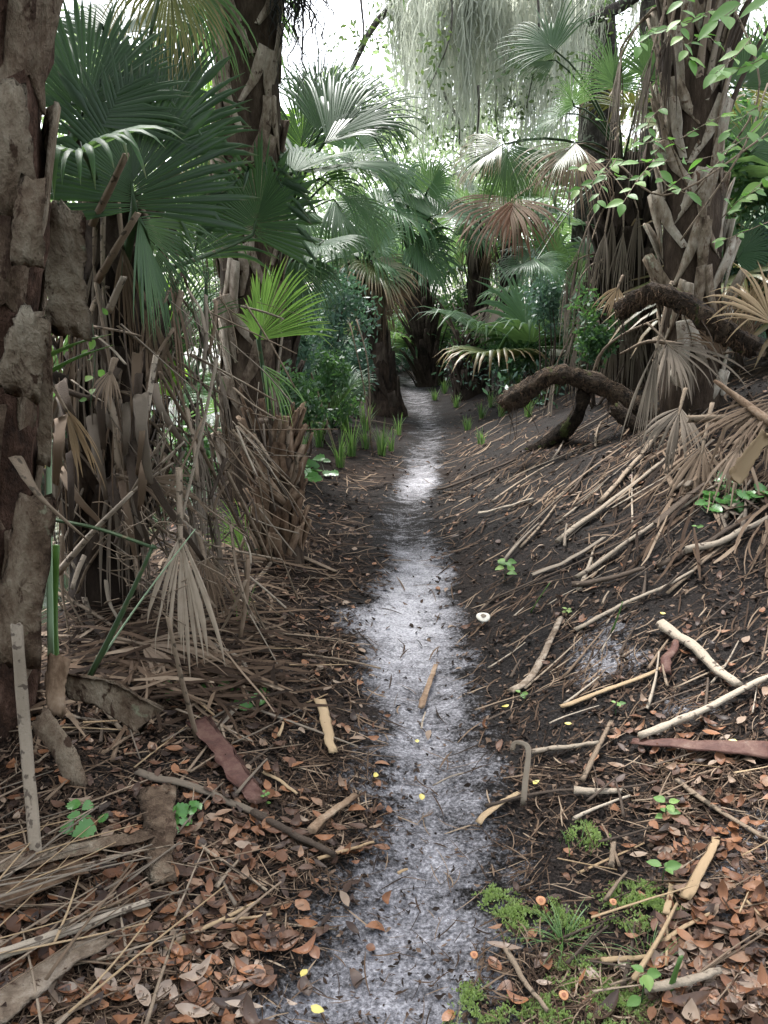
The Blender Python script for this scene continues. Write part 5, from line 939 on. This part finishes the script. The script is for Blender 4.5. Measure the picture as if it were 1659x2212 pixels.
# yellow leaves
for (D, lb) in [((656, 2115), 'yellow leaf on dark soil at the lower left of the sand'), ((685, 2193), 'larger yellow leaf at the bottom edge'), ((1228, 1572), 'pale round leaf on the dark soil of the bank'), ((1092, 1533), 'cream leaf near the trail edge'),
                ((1159, 1700), 'yellow leaf below the curled tan strip'), ((900, 1610), 'small yellow leaf on the trail'), ((808, 1683), 'small yellow leaf left of the trail'), ((910, 1732), 'yellow leaf on the pale sand'), ((1433, 1332), 'yellow leaf high on the bank'), ((1583, 1610), 'yellow leaf above the red sheath')]:
    g = gp(*D); nv = gnorm(np.array([g[0]]), np.array([g[1]])); l = np.array([U(.024, .036)])
    PL = place(leaf_arr(1, l, l*.62, np.array([.2])), rotmats(nv, U(0, 6, 1), np.array([.1])), (g+nv[0]*.016)[None])
    tag(build('fallen_leaf', [(PL, False)], MT['fallyellow'], None, True), lb, 'leaf')

# ------------------------------------------------------------------ moss cushions, mushrooms, seedlings, vines, grass
for (D, rx, lb) in [((1395, 1965), .075, 'largest bright moss cushion on the lower right'), ((1118, 1990), .045, 'moss cushion nearest the trail'), ((1235, 1985), .04, 'moss cushion beside the red leaf'), ((1265, 2110), .055, 'moss cushion below the grass wisps'), ((1330, 2185), .075, 'broad moss cushion at the bottom edge'),
                   ((1095, 2195), .04, 'small moss cushion at the bottom left of the moss patches'), ((1065, 1945), .035, 'thin moss smear near the sand'), ((1265, 1808), .04, 'isolated moss patch above the others'), ((1190, 2190), .05, 'moss cushion at the bottom near the orange mushroom'), ((1185, 1965), .03, 'little moss tuft left of the red leaf'), ((1010, 2175), .04, 'moss smear at the edge of the sand')]:
    c = gp(*D); n = int(2600*(rx/.05)**2); r_ = rx*1.35*np.sqrt(R.random(n)); a = U(0, 6.28, n); rr = r_*(.55+.75*vnoise(a*1.6+c[0]*9, r_*0+c[1]*7, 3))
    x = c[0]+rr*np.cos(a)*1.25; y = c[1]+rr*np.sin(a)*1.25; k = R.random(n) < (.05+.95*sst(.38, .6, fbm(x*32, y*32, 7, 2)))*(1.15-r_/(rx*1.35)); x, y, r_, n = x[k], y[k], r_[k], int(k.sum())
    z = hgt(x, y)+.016*np.clip(1-(r_/(rx*1.35))**2, 0, 1); base = np.stack([x, y, z], -1); d = nrm(R.normal(0, .6, (n, 3))+UP); s_ = nrm(np.cross(d, R.normal(0, 1, (n, 3)))); h = U(.004, .011, n)[:, None]
    P = np.zeros((n, 2, 2, 3)); P[:, 0, 0] = base-s_*.0032; P[:, 0, 1] = base+s_*.0032; P[:, 1, 0] = base+d*h-s_*.0014; P[:, 1, 1] = base+d*h+s_*.0014
    tag(build('moss_cushion', [(P, False)], MT['moss']), lb, 'moss', 'moss cushions on the dark sand')
def mushroom(D, r, h, mat, smat, lb, flat=.3, tilt=.2):
    g = gp(*D); e = empty('mushroom', g, lb, 'mushroom'); tp = g+np.array([U(-.1, .1)*h, -tilt*h*.3, h])
    build('stem', [tube(crom([g-UP*.01, (g+tp)/2, tp], 6), [r*.22, r*.18, r*.16, r*.15, r*.15, r*.17], None, 8)], MT[smat], e, True)
    prof = [(0.02, .30), (.3, .27), (.55, .16), (.85, 0), (1., -.22), (.97, -.30), (.6, -.12), (.2, -.05)]; a = np.arange(18)*2*math.pi/18
    ax = nrm(np.array([0, -tilt, 1.])); xx = nrm(np.cross([0, 1, .3], ax)); yy = np.cross(ax, xx)
    P = np.array([[tp+(xx*math.cos(t)+yy*math.sin(t))*r*q*(1+.05*math.sin(3*t))+ax*r*z_*flat*2 for t in a] for q, z_ in prof]); c_ = build('cap', [(P[None], True)], MT[mat], e, True)
    if 1:
        P = np.array([[tp+(xx*math.cos(t)+yy*math.sin(t))*r*q*U(.85, 1.15)+ax*(r*z_*flat*2+.0012) for t in a] for q, z_ in ((.02, .31), (.25, .29), (.42, .235))]); o = build('cap_centre', [(P[None], True)], MT['cocoa' if mat == 'capwhite' else 'caprust'], None, True)
        o.parent = c_
mushroom((1042, 1352), .034, .05, 'capwhite', 'capwhite', 'white mushroom with a dark centre beside the trail', .22, .35)
for D, r, lb in [((1025, 2080), .013, 'orange mushroom at the edge of the sand'), ((1324, 1965), .013, 'orange mushroom left of the largest moss cushion'), ((1214, 2168), .015, 'orange mushroom at the bottom edge'), ((1165, 1962), .018, 'red-orange cap above the moss cushions')]:
    mushroom(D, r*.72, .026, 'caporange', 'capwhite', lb, .10, .35)
def leafmesh(name, L, W, pts=9, lobes=0, heart=.0, fold=.25, curl=.2):
    """broad leaf in xy, stalk at origin, along +x, made of strips around the midrib"""
    s_ = np.linspace(0, 1, pts); prof = (np.sin(np.pi*np.clip(s_, 0, 1)**.8)**.85); prof[0] = .06; prof[-1] = .03
    if heart: prof = np.clip(np.sin(np.pi*s_**.55), 0.03, 1)**.8
    if lobes: prof = prof*(1+.16*np.sin(s_*lobes*6.28))
    P = np.zeros((1, pts, 5, 3))
    for q, v in enumerate((-1, -.5, 0, .5, 1)):
        P[0, :, q, 0] = L*s_-abs(v)*heart*L*(1-s_)**2*.6; P[0, :, q, 1] = v*prof*W/2; P[0, :, q, 2] = abs(v)*prof*W/2*fold-curl*L*(s_**2)*.5+.02*L*abs(v)*R.normal(0, .5, pts)
    V, Q, uv = strips([(P, False)]); return mesh(name, V, Q, uv, True)
LV = {m_: [leafmesh('leaf', 1, w_, 19 if lb_ else 9, lb_, h_, U(.1, .35), U(.1, .5)) for w_, lb_, h_ in sp] for m_, sp in
      dict(vine=[(.52, 0, 0), (.58, 0, 0), (.48, 0, 0)], heart=[(1., 4, .5), (1.05, 5, .5), (.95, 4, .45)], oval=[(.6, 0, 0), (.7, 0, 0)]).items()}
_mc = {}
def putleaf(parent, kind, mat, pos, d, n, size, name='leaf'):
    i = int(R.integers(len(LV[kind]))); key = (kind, i, mat)
    if key not in _mc: _mc[key] = LV[kind][i].copy(); _mc[key].materials.append(MT[mat])
    d = nrm(d); n = nrm(n-d*np.dot(n, d)); y_ = np.cross(n, d); M = Matrix([[d[j]*size, y_[j]*size, n[j]*size, pos[j]] for j in range(3)]+[[0, 0, 0, 1]])
    return link(name, _mc[key], None, parent, M)
def sprig(parent, A, B, Cc, nl, size, mat='leafbright', kind='vine', r=.003, stemmat='stalk'):
    """a thin stem A-B-C with alternating leaves"""
    pts = crom([A, B, Cc], 12); build('stem', [tube(pts, np.linspace(r, r*.5, 12), None, 5)], MT[stemmat], parent)
    for k in range(nl):
        t_ = (k+.6)/nl; i = min(10, int(t_*11)); q = pts[i]+(pts[i+1]-pts[i])*(t_*11-i); tg = nrm(pts[i+1]-pts[i]); sd_ = nrm(np.cross(tg, UP+.01))*(1 if k % 2 else -1)
        d = tg*.55+sd_*.8+np.array([0, -.15, U(-.35, .2)]); putleaf(parent, kind, mat, q, d, UP*.7+FC*.55+R.normal(0, .25, 3), size*U(.75, 1.25))
    putleaf(parent, kind, mat, pts[-1], nrm(pts[-1]-pts[-2])+R.normal(0, .15, 3), UP*.8+FC*.5, size)
# vine hanging over the right side
pV = empty('climbing_vine', onground(2.35, 4.6), 'bright green leafy vine draped down over the right palms', 'vine')
YV = 4.3
spr = [((1700, 210), (1560, 330), (1380, 352), 9, .10), ((1380, 352), (1310, 345), (1248, 362), 7, .085), ((1440, 345), (1370, 385), (1300, 372), 6, .085), ((1330, 330), (1290, 385), (1250, 410), 6, .085), ((1480, -30), (1470, 60), (1490, 130), 9, .085), ((1540, 20), (1500, 40), (1400, 75), 7, .085),
       ((1460, 60), (1410, 60), (1380, 100), 5, .09), ((1430, 230), (1400, 270), (1420, 330), 8, .085), ((1640, 60), (1600, 110), (1545, 160), 7, .11), ((1700, 90), (1640, 130), (1590, 150), 6, .13), ((1720, 10), (1640, -10), (1550, 45), 5, .15), ((1700, 215), (1630, 235), (1575, 285), 8, .095),
       ((1690, 370), (1640, 400), (1600, 440), 8, .10), ((1420, 360), (1440, 400), (1490, 420), 5, .10), ((1350, 300), (1330, 270), (1300, 260), 0, .08), ((1480, 100), (1520, 75), (1545, 90), 5, .08), ((1470, 300), (1520, 270), (1560, 250), 5, .085), ((1560, 330), (1600, 300), (1650, 300), 4, .09), ((1400, 360), (1370, 400), (1345, 440), 6, .085), ((1330, 345), (1300, 400), (1290, 440), 5, .08), ((1480, 330), (1440, 300), (1390, 310), 6, .085), ((1560, 470), (1600, 430), (1659, 400), 6, .1), ((1430, 420), (1480, 380), (1540, 360), 6, .085), ((1659, 480), (1610, 500), (1560, 520), 4, .09)]
for (a, b, c, nl, sz) in spr:
    y = YV+U(-.35, .35); sprig(pV, at(*a, y+.1), at(*b, y), at(*c, y-.1), nl, sz*.84)
for (a, b, c) in [((1700, 260), (1450, 420), (1330, 350)), ((1560, -40), (1640, 200), (1500, 420)), ((1440, -30), (1420, 200), (1490, 420)), ((1659, 180), (1600, 330), (1470, 520))]:
    build('stem', [tube(crom([at(*a, 5.0), at(*b, 4.9), at(*c, 5.1)], 12), .006, None, 5)], MT['stalk'], pV)
# small leafy vine on the left tangle
pv = empty('creeping_vine', at(205, 870, 2.9), 'small bright vine climbing the dark stalks on the left', 'vine')
for (a, b, sz) in [(195, 708, .05), (205, 735, .04), (197, 775, .045), (212, 800, .04), (178, 768, .03), (198, 812, .045), (205, 840, .04), (188, 862, .03), (233, 680, .03)]:
    putleaf(pv, 'oval', 'leafbright', at(a, b, 2.9), R.normal(0, 1, 3)+[0, -.3, -.2], FC+UP*.4+R.normal(0, .2, 3), sz)
build('stem', [tube(crom([at(200, 700, 2.92), at(205, 780, 2.93), at(195, 880, 2.92)], 10), .002, None, 4)], MT['stalkgreen'], pv)
for k, (a, b) in enumerate([((100, 805), (245, 745)), ((102, 772), (240, 722))]):
    tag(stalk(None, 'saw_edged_leaf', [a, ((a[0]+b[0])/2, (a[1]+b[1])/2-6), b], 2.6, 13 if k == 0 else 9, 'lime', .12, 12, 6, (1, .1), FC, .3), ['wider yellow-green saw-edged leaf behind the big trunk', 'narrow upper saw-edged leaf behind the big trunk'][k], 'leaf')
def groundplant(D, nl, size, mat, kind, h, lb, cat='seedling', name='seedling', spread=.5, stem='stalkgreen'):
    g = gp(*D); e = empty(name, g, lb, cat); tp = g+np.array([U(-.1, .1)*h, U(-.1, .1)*h, h])
    if h > .02: build('stem', [tube(crom([g-UP*.01, (g+tp)/2+R.normal(0, h*.04, 3), tp], 6), np.linspace(.0025, .0015, 6), None, 5)], MT[stem], e)
    for k in range(nl):
        a = k*2.4+U(-.3, .3); d = np.array([math.cos(a), math.sin(a), U(-.1, .35)]); t_ = U(.35, 1) if k > 2 else 1.
        q = g+(tp-g)*t_+np.array([d[0], d[1], 0])*spread*size*U(.1, .5); putleaf(e, kind, mat, q, d, UP+FC*.45+R.normal(0, .2, 3), size*U(.55, .9))
for (D, nl, sz, mt, kd, h, lb) in [((1092, 1255), 7, .075, 'leafbright', 'oval', .11, 'bright seedling standing on the bank near the trail'), ((1125, 1512), 4, .035, 'leafbright', 'oval', .03, 'tiny seedling on the lower bank'), ((1330, 1545), 4, .03, 'leafbright', 'oval', .045, 'tiny seedling in the middle of the lower bank'),
        ((1440, 1775), 7, .045, 'leafbright', 'oval', .06, 'lime seedling below the red sheath'), ((1430, 1915), 4, .045, 'leafbright', 'oval', .06, 'pale seedling on the largest moss cushion'), ((1385, 2180), 5, .05, 'leafbright', 'oval', .09, 'seedling at the bottom edge by the green blade'),
        ((1225, 1330), 7, .03, 'moss', 'oval', .03, 'mossy pale green tuft on the bank'), ((1505, 1150), 4, .04, 'leafbright', 'oval', .03, 'pair of lime leaflets on the upper bank'), ((575, 1745), 8, .018, 'leafbright', 'oval', .05, 'tiny fine-leaved weed in the left litter'), ((845, 2145), 0, .02, 'leafbright', 'oval', .015, '')]:
    if lb: groundplant(D, nl, sz, mt, kd, h, lb)
def heartvine(lb, spots, size, mat='leafdeep', h=.03, cat='vine'):
    g = gp(*spots[0]); e = empty('ground_vine', g, lb, cat)
    P = np.array([gp(*s_) for s_ in spots]); build('stem', [tube(crom(P+UP*.012, 3*len(P)), .0022, None, 4)], MT['stalkgreen'], e)
    for q in np.repeat(P, 2, 0)+R.normal(0, size*.35, (2*len(P), 3))*[1, 1, 0]:
        d = R.normal(0, 1, 3)*[1, 1, .1]; putleaf(e, 'heart', mat, q+UP*U(h*.6, h*1.6), d, UP+FC*.7+R.normal(0, .35, 3), size*U(.45, .85))
heartvine('glossy heart-leaved vine beneath the dead fan', [(470, 1500), (495, 1480), (515, 1505), (540, 1500), (555, 1520), (525, 1530), (575, 1525), (500, 1495), (535, 1540), (485, 1470), (455, 1505)], .052)
heartvine('glossy heart-leaved sprig in the left litter', [(375, 1785), (395, 1770), (410, 1780), (400, 1800), (415, 1770), (388, 1795)], .045)
heartvine('two-leaved green sprout beside the tall pale stalk', [(155, 1800), (160, 1820), (195, 1785), (205, 1790)], .06)
heartvine('grape-leaved vine trailing at the right edge of the bank', [(1530, 1085), (1545, 1070), (1560, 1090), (1580, 1060), (1575, 1085), (1600, 1075), (1620, 1080), (1650, 1075), (1540, 1115), (1510, 1090), (1560, 1110), (1590, 1100), (1570, 1045), (1635, 1090)], .095)
heartvine('leafy vine on the ground beside the stocky palm', [(660, 1010), (680, 1025), (700, 1030), (690, 1000), (650, 1030), (665, 1040)], .13)
heartvine('pale leaf pair at the left of the heart-leaved vine', [(355, 1510), (365, 1505), (370, 1515)], .04)
heartvine('leafy vine on the right bank above the curved log', [(1310, 780), (1330, 770), (1345, 790), (1300, 800), (1360, 775), (1320, 790)], .14)
def tuft(D, n, h, lb, mat='grass', w=.008, group=None, lean=.5, cat='grass'):
    g = gp(*D); a = U(0, 6.28, n); d = np.stack([np.cos(a), np.sin(a), np.zeros(n)], -1); m = 6; s_ = np.linspace(0, 1, m); H_ = h*U(.5, 1.1, n); le = U(.1, lean, n)
    b = g+d*U(0, .05, n)[:, None]; P = np.zeros((n, m, 2, 3)); side = np.stack([-d[:, 1], d[:, 0], 0*a], -1)
    for j, t_ in enumerate(s_):
        c = b+d*(le*H_*t_**1.8)[:, None]+UP*(H_*(t_-.35*le*t_**2.5))[:, None]; ww = w*(1-t_**2)*.5+.0003
        P[:, j, 0] = c-side*ww; P[:, j, 1] = c+side*ww
    tag(build('grass_tuft', [(P, False)], MT[mat]), lb, cat, group)
GT = [(650, 990, 40, .35), (690, 965, 40, .4), (735, 1010, 30, .4), (760, 985, 34, .45), (790, 970, 30, .3), (825, 985, 30, .38), (845, 975, 18, .3), (745, 930, 40, .45), (700, 920, 40, .5), (665, 930, 40, .5), (790, 930, 30, .4), (860, 940, 16, .3),
      (960, 850, 30, .3), (940, 865, 30, .25), (985, 880, 24, .25), (1010, 930, 24, .22), (1040, 905, 26, .25), (1060, 880, 26, .3), (1095, 845, 34, .55), (1120, 830, 34, .6), (1040, 960, 18, .2), (1170, 870, 30, .4), (1085, 900, 24, .3), (620, 960, 30, .4), (1200, 850, 26, .4), (1140, 900, 20, .3)]
for (a, b, n, h) in GT:
    left = a < 880
    tuft((a, b), n, h, ('tall' if h > .38 else 'low')+(' grass tuft left of the trail by the '+('stocky palm' if a < 705 else ('leaning pole' if a < 775 else 'leaning dark trunk')) if left else ' grass tuft at the foot of the right bank by the '+('far trail bend' if a < 1000 else ('curved log end' if a < 1090 else 'spiky palm seedling'))), group='grass tufts left of the trail' if left else 'grass tufts below the right bank', w=.011)
tuft((1250, 1835), 12, .07, 'wispy grass on the isolated moss patch', w=.003); tuft((1215, 2040), 60, .07, 'flattened grass wisps between the moss cushions', w=.0022, lean=1.6); tuft((517, 1345), 5, .2, 'few green blades beside the dead fan', w=.012, mat='lime'); tuft((1400, 2080), 26, .07, 'thin grass beside the largest moss cushion', w=.002, lean=1.4)
leaning('grass_leaf', 'green grass blade lying on the bank above the mushroom', 'leaf', [(1148, 1320), (1165, 1292), (1188, 1258)], [gp(1148, 1320)[1]-.02]*3, 12, 'lime', flat=.1, taper=(1, .2))
leaning('grass_leaf', 'dark green stem rising at the bottom edge', 'leaf', [(1425, 2215), (1450, 2130), (1470, 2070)], [1.42, 1.42, 1.42], 20, 'grass', taper=(.8, .5))
leaning('grass_leaf', 'pale broad grass blade at the bottom edge', 'leaf', [(1490, 2225), (1460, 2190), (1440, 2165)], [1.40, 1.42, 1.43], 30, 'stalklight', flat=.08, taper=(1, .7), ref=FC)
leaning('grass_leaf', 'narrow green blade on the upper bank', 'leaf', [(1322, 1365), (1335, 1330), (1345, 1300)], [gp(1322, 1365)[1]-.02]*3, 9, 'grass', flat=.1, taper=(1, .2))
for v in list(COL.objects):
    if '_h' in v: del v['_h']
